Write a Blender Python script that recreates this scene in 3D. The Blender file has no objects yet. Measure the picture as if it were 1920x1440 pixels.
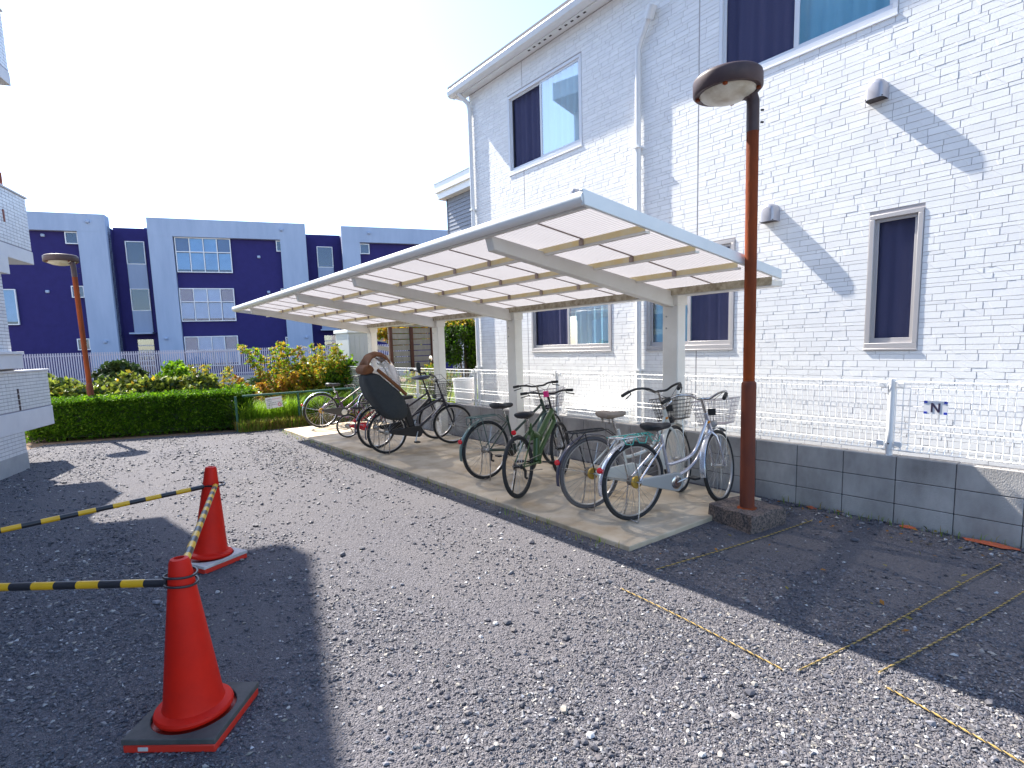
import bpy, bmesh, math, random
import numpy as np
from mathutils import Matrix, Vector
random.seed(7); rng = np.random.default_rng(7)
R = math.radians
S = bpy.context.scene
COL = S.collection

# ------------------------------------------------------------------ camera
H = 1.57
F_PX, CX, CY, YAW, PITCH, ROLL = 1041.69, 948.39, 773.66, 0.651369, 0.119865, -0.030954
FW = np.array([math.sin(YAW)*math.cos(PITCH), math.cos(YAW)*math.cos(PITCH), -math.sin(PITCH)])
_rt = np.array([math.cos(YAW), -math.sin(YAW), 0]); _up = np.cross(_rt, FW)
RT = math.cos(ROLL)*_rt + math.sin(ROLL)*_up
UP = -math.sin(ROLL)*_rt + math.cos(ROLL)*_up
CAM = np.array([0, 0, H])
cd = bpy.data.cameras.new('camera'); co = bpy.data.objects.new('camera', cd); COL.objects.link(co)
cd.sensor_width = 36; cd.lens = F_PX/1920*36
cd.shift_x = (960-CX)/1920; cd.shift_y = (CY-720)/1920
cd.clip_start = 0.05; cd.clip_end = 2000
co.matrix_world = Matrix(((RT[0], UP[0], -FW[0], 0), (RT[1], UP[1], -FW[1], 0), (RT[2], UP[2], -FW[2], H), (0, 0, 0, 1)))
S.camera = co
# ------------------------------------------------------------------ sky, sun, exposure
SUN_EL, SUN_AZ = R(47.0), R(-10.0)            # azimuth measured from +Y towards +X
w = bpy.data.worlds.new('World'); S.world = w; w.use_nodes = True
wn = w.node_tree
sky = wn.nodes.new('ShaderNodeTexSky'); sky.sky_type = 'NISHITA'; sky.sun_disc = False
sky.sun_elevation = SUN_EL; sky.sun_rotation = SUN_AZ % (2*math.pi)
sky.air_density = 1.0; sky.dust_density = .7; sky.ozone_density = 2.5
wn.nodes['Background'].inputs[1].default_value = 0.125
wn.links.new(sky.outputs[0], wn.nodes['Background'].inputs[0])
sl = bpy.data.lights.new('sun', 'SUN'); sl.energy = 4.2; sl.angle = R(0.53); sl.color = (1, .94, .84)
so = bpy.data.objects.new('sun', sl); COL.objects.link(so)
sd = Vector((math.sin(SUN_AZ)*math.cos(SUN_EL), math.cos(SUN_AZ)*math.cos(SUN_EL), math.sin(SUN_EL)))
so.rotation_euler = sd.to_track_quat('Z', 'Y').to_euler(); so.location = sd*60
S.view_settings.view_transform = 'Standard'; S.view_settings.look = 'None'
S.view_settings.exposure = 1.75; S.view_settings.gamma = 1.0; S.view_settings.use_curve_mapping = False
S.cycles.max_bounces = 7; S.cycles.transparent_max_bounces = 12
S.cycles.use_denoising = True

# ------------------------------------------------------------------ pixel helpers (photo pixel -> place)
def ray(x, y): return FW+(x-CX)/F_PX*RT-(y-CY)/F_PX*UP
def onz(x, y, z=0): d = ray(x, y); return CAM+d*(z-H)/d[2]
def onx(x, y, X): d = ray(x, y); return CAM+d*X/d[0]
def ony(x, y, Y): d = ray(x, y); return CAM+d*Y/d[1]
def proj(p):
    q = np.asarray(p, float)-CAM; z = q@FW
    return CX+F_PX*(q@RT)/z, CY-F_PX*(q@UP)/z

# ------------------------------------------------------------------ materials
MATS = {}
def mat(name, col, rough=.6, col2=None, scale=8, amt=1.0, bump=0, bscale=40, metal=0, spec=.5, stretch=None, transl=0, detail=4, alpha=None, emis=0, island=0, pos=False):
    if name in MATS: return MATS[name]
    m = bpy.data.materials.new(name); m.use_nodes = True; nt = m.node_tree; N = nt.nodes; L = nt.links
    b = N['Principled BSDF']; b.inputs['Roughness'].default_value = rough; b.inputs['Metallic'].default_value = metal
    b.inputs['Specular IOR Level'].default_value = spec
    col = (*col, 1); b.inputs['Base Color'].default_value = col
    tc = N.new('ShaderNodeTexCoord'); src = tc.outputs['Object']
    if pos: src = N.new('ShaderNodeNewGeometry').outputs['Position']
    if stretch:
        mp = N.new('ShaderNodeMapping'); mp.inputs['Scale'].default_value = stretch; L.new(src, mp.inputs[0]); src = mp.outputs[0]
    csock = None
    if col2:
        n = N.new('ShaderNodeTexNoise'); n.inputs['Scale'].default_value = scale; n.inputs['Detail'].default_value = detail; n.inputs['Roughness'].default_value = .65
        L.new(src, n.inputs['Vector'])
        r = N.new('ShaderNodeMapRange'); r.inputs[1].default_value = .5-.22/amt; r.inputs[2].default_value = .5+.22/amt
        L.new(n.outputs[0], r.inputs[0])
        mx = N.new('ShaderNodeMix'); mx.data_type = 'RGBA'; mx.inputs[6].default_value = col; mx.inputs[7].default_value = (*col2, 1)
        L.new(r.outputs[0], mx.inputs[0]); csock = mx.outputs[2]
        if island:
            g = N.new('ShaderNodeNewGeometry'); h = N.new('ShaderNodeHueSaturation')
            mr = N.new('ShaderNodeMapRange'); mr.inputs[3].default_value = 1-island; mr.inputs[4].default_value = 1+island
            L.new(g.outputs['Random Per Island'], mr.inputs[0]); L.new(mr.outputs[0], h.inputs['Value']); L.new(csock, h.inputs['Color']); csock = h.outputs[0]
        L.new(csock, b.inputs['Base Color'])
    if bump:
        n2 = N.new('ShaderNodeTexNoise'); n2.inputs['Scale'].default_value = bscale; n2.inputs['Detail'].default_value = 5
        L.new(src, n2.inputs['Vector'])
        bp = N.new('ShaderNodeBump'); bp.inputs['Strength'].default_value = bump; bp.inputs['Distance'].default_value = .01
        L.new(n2.outputs[0], bp.inputs['Height']); L.new(bp.outputs[0], b.inputs['Normal'])
    if transl:
        t = N.new('ShaderNodeBsdfTranslucent'); t.inputs[0].default_value = col
        if csock: L.new(csock, t.inputs[0])
        ms = N.new('ShaderNodeMixShader'); ms.inputs[0].default_value = transl
        L.new(b.outputs[0], ms.inputs[1]); L.new(t.outputs[0], ms.inputs[2]); L.new(ms.outputs[0], N['Material Output'].inputs[0])
    if alpha is not None:
        b.inputs['Alpha'].default_value = alpha
    if emis: b.inputs['Emission Color'].default_value = col; b.inputs['Emission Strength'].default_value = emis
    MATS[name] = m; return m

def glass_mat(name, tint, trans=.55, rough=.02, gain=1.0):
    m = bpy.data.materials.new(name); m.use_nodes = True; nt = m.node_tree; N = nt.nodes; L = nt.links
    g = N.new('ShaderNodeBsdfGlossy'); g.inputs['Roughness'].default_value = rough; g.inputs[0].default_value = (1, 1, 1, 1)
    t = N.new('ShaderNodeBsdfTransparent'); t.inputs[0].default_value = (*tint, 1)
    fr = N.new('ShaderNodeFresnel'); fr.inputs[0].default_value = 1.6
    ma = N.new('ShaderNodeMath'); ma.operation = 'MULTIPLY_ADD'; ma.inputs[1].default_value = gain; ma.inputs[2].default_value = 1-trans-.35 if trans < .65 else .02
    L.new(fr.outputs[0], ma.inputs[0])
    ms = N.new('ShaderNodeMixShader'); L.new(ma.outputs[0], ms.inputs[0]); L.new(t.outputs[0], ms.inputs[1]); L.new(g.outputs[0], ms.inputs[2])
    L.new(ms.outputs[0], N['Material Output'].inputs[0]); MATS[name] = m; return m

# ------------------------------------------------------------------ mesh builder
class MB:
    def __init__(s): s.v = []; s.f = []
    def add(s, vs, fs):
        o = len(s.v); s.v += [tuple(float(c) for c in p) for p in vs]; s.f += [tuple(i+o for i in f) for f in fs]; return s
    def box(s, x0, x1, y0, y1, z0, z1):
        return s.add([(x0,y0,z0),(x1,y0,z0),(x1,y1,z0),(x0,y1,z0),(x0,y0,z1),(x1,y0,z1),(x1,y1,z1),(x0,y1,z1)],
                     [(3,2,1,0),(4,5,6,7),(0,1,5,4),(1,2,6,5),(2,3,7,6),(3,0,4,7)])
    def obox(s, c, ax, ay, az, hx, hy, hz):
        c, ax, ay, az = (np.asarray(q, float) for q in (c, ax, ay, az))
        vs = [c+ax*hx*a+ay*hy*b+az*hz*d for d in (-1, 1) for (a, b) in ((-1,-1),(1,-1),(1,1),(-1,1))]
        return s.add(vs, [(3,2,1,0),(4,5,6,7),(0,1,5,4),(1,2,6,5),(2,3,7,6),(3,0,4,7)])
    def bar(s, a, b, wy, wz, up=(0,0,1)):
        a, b = np.asarray(a, float), np.asarray(b, float); d = b-a; l = np.linalg.norm(d); d = d/l
        y = np.cross(up, d); y /= np.linalg.norm(y); z = np.cross(d, y)
        return s.obox((a+b)/2, d, y, z, l/2, wy/2, wz/2)
    def tube(s, pts, r, n=8, closed=False, caps=True):
        P = [np.asarray(p, float) for p in pts]; m = len(P)
        rr = r if hasattr(r, '__len__') else [r]*m
        T = []
        for i in range(m):
            if closed: t = P[(i+1) % m]-P[i-1]
            else: t = P[min(i+1, m-1)]-P[max(i-1, 0)]
            T.append(t/(np.linalg.norm(t)+1e-12))
        u = np.cross(T[0], (0, 0, 1.0))
        if np.linalg.norm(u) < .1: u = np.cross(T[0], (0, 1.0, 0))
        u /= np.linalg.norm(u); rings = []; vs = []
        for i in range(m):
            u = u-T[i]*(u@T[i]); u /= np.linalg.norm(u); v = np.cross(T[i], u)
            for k in range(n):
                a = 2*math.pi*k/n; vs.append(P[i]+rr[i]*(math.cos(a)*u+math.sin(a)*v))
        fs = []
        for i in range(m if closed else m-1):
            j = (i+1) % m
            for k in range(n):
                l = (k+1) % n; fs.append((i*n+k, i*n+l, j*n+l, j*n+k))
        if caps and not closed:
            fs.append(tuple(range(n-1, -1, -1))); fs.append(tuple((m-1)*n+k for k in range(n)))
        return s.add(vs, fs)
    def lathe(s, prof, n=24, c=(0,0,0), M=None, cap=True):
        vs = []; fs = []; c = np.asarray(c, float)
        for r, z in prof:
            for k in range(n):
                a = 2*math.pi*k/n; p = np.array([r*math.cos(a), r*math.sin(a), z])
                if M is not None: p = M@p
                vs.append(c+p)
        m = len(prof)
        for i in range(m-1):
            for k in range(n):
                l = (k+1) % n; fs.append((i*n+k, i*n+l, (i+1)*n+l, (i+1)*n+k))
        if cap: fs.append(tuple(range(n-1, -1, -1))); fs.append(tuple((m-1)*n+k for k in range(n)))
        return s.add(vs, fs)
    def prism(s, poly, d, flip=False):
        """poly: list of 3D points (planar), extruded by vector d"""
        n = len(poly); P = [np.asarray(p, float) for p in poly]; d = np.asarray(d, float)
        return s.add(P+[p+d for p in P], [tuple(range(n-1, -1, -1)), tuple(range(n, 2*n))]+[(i, (i+1) % n, (i+1) % n+n, i+n) for i in range(n)])
    def ring(s, c, R_, r, n=32, m=8, ax='y', a0=0, a1=2*math.pi, w=None):
        """torus (or arc) of section r (w = half width across) about axis"""
        full = abs(a1-a0-2*math.pi) < 1e-6; w = w or r; vs = []; fs = []
        for i in range(n if full else n+1):
            a = a0+(a1-a0)*i/n
            for k in range(m):
                b = 2*math.pi*k/m; rad = R_+r*math.cos(b)
                p = (rad*math.cos(a), w*math.sin(b), rad*math.sin(a))
                if ax == 'z': p = (p[0], p[2], p[1])
                vs.append((c[0]+p[0], c[1]+p[1], c[2]+p[2]))
        for i in range(n):
            j = (i+1) % n if full else i+1
            for k in range(m):
                l = (k+1) % m; fs.append((i*m+k, j*m+k, j*m+l, i*m+l))
        return s.add(vs, fs)
    def xf(s, M):
        A = np.array(s.v); M = np.asarray(M, float)
        s.v = [tuple(p) for p in (A@M[:3, :3].T+M[:3, 3])]; return s
    def build(s, name, m, parent=None, smooth=40, bevel=0, origin=None, mats=None):
        me = bpy.data.meshes.new(name); v = np.array(s.v, float)
        if origin is not None: v = v-np.asarray(origin, float)
        elif parent is not None: v = v-np.asarray(root_loc(parent), float)
        me.from_pydata(v.tolist(), [], s.f); me.update()
        bm = bmesh.new(); bm.from_mesh(me); bmesh.ops.recalc_face_normals(bm, faces=bm.faces); bm.to_mesh(me); bm.free()
        o = bpy.data.objects.new(name, me); COL.objects.link(o)
        me.materials.append(MATS[m] if isinstance(m, str) else m)
        if smooth:
            me.shade_smooth(); me.set_sharp_from_angle(angle=R(smooth))
        if bevel:
            md = o.modifiers.new('bevel', 'BEVEL'); md.width = bevel; md.segments = 2; md.limit_method = 'ANGLE'; md.angle_limit = R(40)
        if parent is not None: o.parent = parent
        if origin is not None and parent is None: o.location = origin
        return o
ROOT = {}
def root_loc(o):
    while o.parent is not None: o = o.parent
    return ROOT.get(o.name, (0, 0, 0))
def tag(o, label=None, cat=None, group=None, kind=None):
    if label: o['label'] = label
    if cat: o['category'] = cat
    if group: o['group'] = group
    if kind: o['kind'] = kind
    return o
def thing(name, label, cat, loc=(0,0,0), group=None, rz=0, local=False):
    """Empty at the base; parts are given in world coordinates unless local"""
    o = bpy.data.objects.new(name, None); COL.objects.link(o); o.empty_display_size = .1
    o.location = loc; o.rotation_euler = (0, 0, rz); ROOT[o.name] = (0,0,0) if local else tuple(loc)
    return tag(o, label, cat, group)
def fast_mesh(name, V, Fq, m, parent=None, matidx=None, mats=None, smooth=False):
    """V (n,3), Fq (k,3|4) numpy"""
    me = bpy.data.meshes.new(name); V = np.asarray(V, np.float32); Fq = np.asarray(Fq, np.int32); k, q = Fq.shape
    me.vertices.add(len(V)); me.vertices.foreach_set('co', V.ravel())
    me.loops.add(k*q); me.loops.foreach_set('vertex_index', Fq.ravel())
    me.polygons.add(k); me.polygons.foreach_set('loop_start', np.arange(0, k*q, q, dtype=np.int32)); me.polygons.foreach_set('loop_total', np.full(k, q, np.int32))
    for mm in (mats or [m]): me.materials.append(MATS[mm] if isinstance(mm, str) else mm)
    if matidx is not None: me.polygons.foreach_set('material_index', np.asarray(matidx, np.int32))
    if not smooth: me.polygons.foreach_set('use_smooth', np.zeros(k, bool))
    me.update(calc_edges=True); me.validate()
    o = bpy.data.objects.new(name, me); COL.objects.link(o)
    if parent is not None:
        o.parent = parent; l = root_loc(parent); o.location = (-l[0], -l[1], -l[2])
    return o

# ------------------------------------------------------------------ material library
mat('soil', (.12,.075,.045), .95, (.2,.13,.08), 6, bump=.6, bscale=30)
mat('asphalt', (.06,.06,.062), .9, (.09,.09,.09), 20, bump=.3)
mat('concrete_slab', (.66,.575,.45), .85, (.38,.285,.18), 1.7, amt=1.1, bump=.25, bscale=60)
mat('block', (.50,.475,.455), .9, (.23,.215,.205), 2.6, amt=1.0, bump=.5, bscale=120, pos=True, stretch=(1,1,.55))
mat('mortar', (.07,.07,.072), .95)
mat('siding_brick', (.88,.88,.87), .7, (.82,.82,.825), 6, bump=.12, bscale=70, island=.04)
mat('siding_joint', (.44,.41,.41), .9)
mat('white_metal', (.78,.79,.80), .4, (.72,.73,.74), 3)
mat('white_wire', (.85,.86,.86), .4)
mat('cream_paint', (.82,.80,.75), .5, (.72,.69,.62), 2.5, bump=.05)
mat('tube_white', (.92,.94,.94), .3, (.86,.89,.89), 3)
mat('beam_pale', (.78,.83,.84), .4, (.7,.76,.78), 3)
mat('yellowed', (.86,.74,.44), .6, (.88,.82,.64), 9, amt=1.2, transl=.5)
mat('stained', (.24,.19,.12), .8, (.5,.45,.33), 14, amt=1.4)
mat('seam_brown', (.30,.22,.19), .7, (.45,.37,.33), 8)
mat('rust', (.32,.062,.012), .8, (.10,.030,.016), 3.2, amt=1.0, spec=.2, bump=.3, bscale=60, stretch=(1,1,.35))  # real rust; bright and dark streaks also imitate the pole's lit and shaded sides
mat('rust_dark', (.075,.03,.028), .7, (.27,.06,.02), 3.5, amt=.9, spec=.25, bump=.2, stretch=(1,1,.3))
mat('lamp_brown', (.05,.033,.038), .5, (.085,.055,.055), 6, spec=.3)
mat('diffuser', (.62,.60,.52), .4, (.42,.37,.28), 7, amt=1.2)
mat('aggregate', (.21,.16,.14), .95, (.055,.05,.05), 60, amt=2.0, bump=1, bscale=90)
mat('cone_red', (.70,.016,.005), .5, (.50,.012,.006), 5, amt=.8, bump=.04, spec=.18)
mat('weight_black', (.045,.045,.045), .75, (.09,.085,.08), 9, bump=.2)
mat('weight_white', (.62,.6,.58), .6, (.4,.38,.36), 8)
mat('weight_red', (.6,.03,.015), .5)
mat('bar_black', (.02,.02,.025), .35)
mat('bar_yellow', (.75,.42,.01), .35, (.62,.34,.01), 10)
mat('rope_yellow', (.42,.29,.08), .8, (.3,.2,.07), 40)
mat('rope_black', (.03,.03,.03), .8)
mat('frame_grey', (.52,.5,.5), .4, metal=.3)
mat('frame_white', (.74,.76,.8), .4)
mat('curtain_dark', (.15,.15,.30), .9)
mat('curtain_pale', (.42,.6,.66), .9)  # teal cloth; its pale blue also stands in for reflected sky
mat('curtain_far', (.7,.8,.88), .9, (.5,.6,.72), 1.5)
mat('dark_inside', (.015,.015,.02), .9)
mat('roof_tile', (.10,.10,.12), .7)
mat('hood_grey', (.42,.41,.44), .35, metal=.4)
mat('hood_dark', (.04,.035,.04), .8)
mat('tile_white', (.72,.72,.73), .3, (.66,.66,.68), 8, island=.05)
mat('tile_joint', (.27,.26,.29), .9)
mat('plaster_white', (.66,.66,.68), .8, (.57,.57,.6), 3)
mat('base_grey', (.42,.42,.42), .9, (.33,.33,.34), 4, bump=.3)
mat('blue_wall', (.016,.012,.105), .85, (.021,.017,.13), 3, bump=.2)
mat('grey_wall', (.37,.45,.60), .9, (.28,.355,.50), 1.6, amt=.8, bump=.1, stretch=(1,1,.18))
mat('fence_slat', (.5,.48,.56), .6)
mat('siding_blue', (.20,.22,.27), .6)
mat('brown_wood', (.075,.03,.02), .8, (.13,.05,.03), 12, stretch=(1,1,.2))
mat('grey_wood', (.38,.35,.30), .85, (.28,.26,.22), 5, stretch=(3,3,.6))
mat('rail_brown', (.22,.055,.035), .5)
mat('shed_grey', (.48,.5,.5), .5, (.42,.44,.45), 2)
mat('green_pipe', (.02,.10,.07), .45)
mat('leaf_hedge', (.026,.08,.003), .7, (.095,.21,.006), 5, transl=.5, island=.4, spec=.2)
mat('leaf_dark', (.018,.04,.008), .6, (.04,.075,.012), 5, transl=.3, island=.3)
mat('leaf_olive', (.13,.19,.015), .4, (.30,.33,.05), 6, transl=.4, island=.35)
mat('leaf_bright', (.11,.25,.006), .6, (.22,.34,.012), 5, transl=.5, island=.3)
mat('leaf_yellow', (.38,.33,.02), .6, (.36,.2,.015), 5, transl=.5, island=.3)
mat('leaf_orange', (.42,.19,.02), .6, (.3,.12,.02), 5, transl=.45, island=.3)
mat('grass_green', (.14,.30,.008), .6, (.24,.34,.03), 3, transl=.5, island=.35)
mat('grass_dry', (.36,.32,.06), .7, (.26,.17,.05), 3, transl=.4, island=.3)
mat('bark', (.09,.07,.05), .9, (.05,.04,.03), 14, bump=.6)
mat('tyre', (.02,.02,.022), .75, bump=.2, bscale=200)
mat('tyre_grey', (.11,.10,.10), .8)
mat('wire_grey', (.36,.34,.38), .4, metal=.5)
mat('rim', (.6,.6,.6), .3, metal=.9)
mat('rim_dark', (.06,.06,.06), .4, metal=.6)
mat('spoke', (.55,.55,.55), .3, metal=.9)
mat('steel_rust', (.25,.17,.12), .6, (.45,.43,.4), 15, metal=.6)
mat('chrome', (.62,.62,.62), .22, metal=1)
mat('black_part', (.015,.015,.017), .45)
mat('black_rubber', (.02,.02,.02), .8)
mat('saddle_black', (.02,.02,.024), .5, bump=.1, bscale=150)
mat('saddle_beige', (.36,.29,.23), .6, (.28,.22,.18), 12)
mat('paint_silver', (.62,.62,.68), .25, metal=.7)
mat('paint_cream', (.66,.66,.6), .35)
mat('paint_green', (.045,.10,.025), .3)
mat('paint_dkgreen', (.03,.055,.04), .35)
mat('fender_dkgreen', (.10,.16,.15), .3, metal=.3)
mat('fender_navy', (.03,.035,.07), .3)
mat('fender_silver', (.68,.72,.78), .22, metal=.8)
mat('paint_black', (.02,.018,.028), .3)
mat('paint_violet', (.13,.05,.20), .3)
mat('paint_plum', (.075,.04,.07), .35)
mat('paint_red', (.55,.012,.03), .35)
mat('case_grey', (.42,.42,.41), .35, metal=.3)
mat('case_dark', (.05,.05,.048), .45)
mat('reflector', (.65,.01,.02), .25)
mat('brass', (.5,.32,.06), .4, metal=.6)
mat('turquoise', (.06,.42,.34), .6)
mat('amber', (.7,.25,.01), .3)
mat('cover_char', (.030,.036,.042), .85, (.04,.046,.05), 30, bump=.25, bscale=60)
mat('cover_brown', (.20,.075,.025), .8, (.15,.055,.02), 20, bump=.3, bscale=40)
mat('mirror', (.8,.8,.8), .05, metal=1)
mat('sign_white', (.78,.78,.8), .6)
mat('sign_ink', (.03,.02,.06), .6)
mat('sign_red', (.6,.1,.2), .6)
mat('sign_blue', (.02,.05,.45), .5)
mat('pink', (.8,.03,.2), .4)
mat('red_clay', (.45,.10,.04), .9, (.3,.07,.03), 30, bump=.5)
glass_mat('glass', (.75,.8,.85), .5)
glass_mat('glass_sky', (.75,.85,.95), .35)
glass_mat('glass_pale', (.72,.9,1.0), .9, gain=.35)  # blue tint replaces part of the sky reflection
glass_mat('glass_far', (.66,.78,.9), .9, gain=.6)
m = bpy.data.materials.new('insect_screen'); m.use_nodes = True; nt = m.node_tree; N = nt.nodes; L = nt.links
a_ = N.new('ShaderNodeBsdfTransparent'); b_ = N.new('ShaderNodeBsdfDiffuse'); b_.inputs[0].default_value = (.03,.035,.065,1); c_ = N.new('ShaderNodeMixShader'); c_.inputs[0].default_value = .4
L.new(a_.outputs[0], c_.inputs[1]); L.new(b_.outputs[0], c_.inputs[2]); L.new(c_.outputs[0], N['Material Output'].inputs[0]); MATS['insect_screen'] = m
glass_mat('clear_film', (.93,.93,.95), .9, .12)
m = MATS['clear_film']; nt = m.node_tree; N = nt.nodes; L = nt.links; t_ = N.new('ShaderNodeBsdfTranslucent'); t_.inputs[0].default_value = (.8,.8,.82,1); x_ = N.new('ShaderNodeMixShader'); x_.inputs[0].default_value = .3
prev = N['Material Output'].inputs[0].links[0].from_socket; L.new(prev, x_.inputs[1]); L.new(t_.outputs[0], x_.inputs[2]); L.new(x_.outputs[0], N['Material Output'].inputs[0])

# polycarbonate: part of the sun passes straight, the rest is scattered
m = bpy.data.materials.new('polycarbonate'); m.use_nodes = True; nt = m.node_tree; N = nt.nodes; L = nt.links
t1 = N.new('ShaderNodeBsdfTransparent'); t1.inputs[0].default_value = (.96,.93,.92,1)
t2 = N.new('ShaderNodeBsdfTranslucent'); t2.inputs[0].default_value = (.265,.26,.28,1)
d1 = N.new('ShaderNodeBsdfDiffuse'); d1.inputs[0].default_value = (.55,.53,.55,1)
mx0 = N.new('ShaderNodeMixShader'); mx0.inputs[0].default_value = .28; L.new(t2.outputs[0], mx0.inputs[1]); L.new(d1.outputs[0], mx0.inputs[2])
mx1 = N.new('ShaderNodeMixShader'); L.new(mx0.outputs[0], mx1.inputs[1]); L.new(t1.outputs[0], mx1.inputs[2])
ng = N.new('ShaderNodeTexNoise'); ng.inputs['Scale'].default_value = 1.3; ng.inputs['Detail'].default_value = 3
tcn = N.new('ShaderNodeNewGeometry'); L.new(tcn.outputs['Position'], ng.inputs['Vector'])
mr = N.new('ShaderNodeMapRange'); mr.inputs[1].default_value = .3; mr.inputs[2].default_value = .7; mr.inputs[3].default_value = .035; mr.inputs[4].default_value = .12
L.new(ng.outputs[0], mr.inputs[0]); L.new(mr.outputs[0], mx1.inputs[0]); L.new(mx1.outputs[0], N['Material Output'].inputs[0])
MATS['polycarbonate'] = m

# gravel ground and loose stones
m = bpy.data.materials.new('gravel_ground'); m.use_nodes = True; nt = m.node_tree; N = nt.nodes; L = nt.links; b = N['Principled BSDF']
g = N.new('ShaderNodeNewGeometry')
v = N.new('ShaderNodeTexVoronoi'); v.inputs['Scale'].default_value = 130; L.new(g.outputs['Position'], v.inputs['Vector'])
v2 = N.new('ShaderNodeTexVoronoi'); v2.inputs['Scale'].default_value = 45; L.new(g.outputs['Position'], v2.inputs['Vector'])
n1 = N.new('ShaderNodeTexNoise'); n1.inputs['Scale'].default_value = 1.1; n1.inputs['Detail'].default_value = 5; L.new(g.outputs['Position'], n1.inputs['Vector'])
hs = N.new('ShaderNodeSeparateColor'); L.new(v.outputs['Color'], hs.inputs[0])
rp = N.new('ShaderNodeValToRGB'); rp.color_ramp.elements[0].color = (.045,.042,.052,1); rp.color_ramp.elements[1].color = (.205,.198,.225,1)
e = rp.color_ramp.elements.new(.5); e.color = (.092,.088,.102,1)
L.new(hs.outputs[0], rp.inputs[0])
rp2 = N.new('ShaderNodeValToRGB'); rp2.color_ramp.elements[0].color = (.138,.129,.138,1); rp2.color_ramp.elements[1].color = (.105,.1,.113,1)
L.new(n1.outputs[0], rp2.inputs[0])
mr = N.new('ShaderNodeMapRange'); mr.inputs[1].default_value = .42; mr.inputs[2].default_value = .6; mr.inputs[3].default_value = .75; mr.inputs[4].default_value = .3
L.new(n1.outputs[0], mr.inputs[0])
mx = N.new('ShaderNodeMix'); mx.data_type = 'RGBA'; L.new(mr.outputs[0], mx.inputs[0]); L.new(rp.outputs[0], mx.inputs[6]); L.new(rp2.outputs[0], mx.inputs[7])
L.new(mx.outputs[2], b.inputs['Base Color']); b.inputs['Roughness'].default_value = .9
bp = N.new('ShaderNodeBump'); bp.inputs['Strength'].default_value = .9; bp.inputs['Distance'].default_value = .012; bp.invert = True
ad = N.new('ShaderNodeMath'); ad.operation = 'ADD'; L.new(v.outputs[0], ad.inputs[0]); L.new(v2.outputs[0], ad.inputs[1])
L.new(ad.outputs[0], bp.inputs['Height']); L.new(bp.outputs[0], b.inputs['Normal']); MATS['gravel_ground'] = m

m = bpy.data.materials.new('gravel_stone'); m.use_nodes = True; nt = m.node_tree; N = nt.nodes; L = nt.links; b = N['Principled BSDF']
g = N.new('ShaderNodeNewGeometry'); rp = N.new('ShaderNodeValToRGB'); cr = rp.color_ramp
cr.elements[0].color = (.055,.055,.066,1); cr.elements[1].color = (.48,.48,.5,1)
for p, c in ((.3,(.075,.074,.092,1)), (.55,(.115,.117,.135,1)), (.7,(.118,.107,.112,1)), (.86,(.18,.182,.21,1)), (.95,(.28,.255,.22,1))):
    e = cr.elements.new(p); e.color = c
L.new(g.outputs['Random Per Island'], rp.inputs[0]); L.new(rp.outputs[0], b.inputs['Base Color']); b.inputs['Roughness'].default_value = .65
MATS['gravel_stone'] = m

# ================================================================== SETTING: ground
def sheet(name, pts, z, m, kind='structure'):
    o = MB().add([(x, y, z) for x, y in pts], [tuple(range(len(pts)))]).build(name, m, smooth=0); o['kind'] = kind; return o
sheet('ground', [(-300,-300),(300,-300),(300,300),(-300,300)], -.03, 'soil')
# frame turned with the left apartments / far building: U away, W to the right
TH = R(19.0); U = np.array([math.sin(TH), math.cos(TH), 0]); W = np.array([math.cos(TH), -math.sin(TH), 0])
C0 = np.array([-.39, 11.53, 0])
def lb(u, w_, z=0): return C0+U*u+W*w_+np.array([0, 0, z])
gx = [(-9,-6),(5.27,-6),(5.27,11.75),(3.0,11.95),(2.6,12.2),(-.6,13.35),(-1.4,11.9),(-9,6)]
sheet('gravel_lot', gx, 0.0, 'gravel_ground')
sheet('planting_bed', [(-1.5,11.9),(-.55,13.32),(2.64,12.2),(3.03,11.98),(5.27,11.8),(16,11.5),(16,30),(-4,30)], -.004, 'soil')

# concrete slab under the shelter
SX0, SX1, SY0, SY1, SZ = 3.16, 5.09, 2.66, 11.53, .04
mb = MB().box(SX0, SX1, SY0, SY1, -.02, SZ)
o = mb.build('concrete_slab', 'concrete_slab', bevel=.008); o['kind'] = 'structure'

# loose gravel stones
def pnoise(x, y, s, seed):
    r = np.random.default_rng(seed); a = np.zeros_like(x)
    for k in range(6):
        th = r.uniform(0, 6.28); f = s*r.uniform(.6, 1.8); a += np.sin((x*math.cos(th)+y*math.sin(th))*f+r.uniform(0, 6.28))
    return a/6
n = 330000
ang = rng.uniform(R(-22), R(86), n); rad = 1.45*np.exp(rng.uniform(0, 1, n)*math.log(13.6/1.45))
x = rad*np.sin(ang); y = rad*np.cos(ang)
dens = .34+.5*(pnoise(x, y, 1.5, 3)+pnoise(x, y, 4, 5)*.7)
dens = np.where(x < .3, dens+.1, dens)
dens = np.where((x > 4.85) & (y < 2.7), dens+.25, dens)
dens = np.where((y < 1.9) & (x > 1.3) & (x < 2.9), dens+.35, dens)
for tx__, tw__ in ((1.75, .22), (.55, .2), (2.75, .12)): dens = dens-.22*np.exp(-((x-tx__-.08*np.sin(y*.7))/tw__)**2)
dens = dens*np.clip(.5+rad/6, .6, 1.2)
keep = (rng.uniform(0, 1, n) < np.clip(dens, .07, .9)) & ~((x > SX0-.02) & (x < SX1+.01) & (y > SY0-.02)) & (x < 5.25) & (y < 13.3-.35*(x+.55)) & (y > .2)
keep &= ~((x > 4.12) & (x < 4.62) & (y > 2.17) & (y < 2.78))
x, y, rad = x[keep], y[keep], rad[keep]; n = len(x)
sz = rng.lognormal(math.log(.0045), .5, n); sz = np.clip(sz, .003, .011)*np.clip(.75+rad*.12, .9, 1.9)
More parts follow.
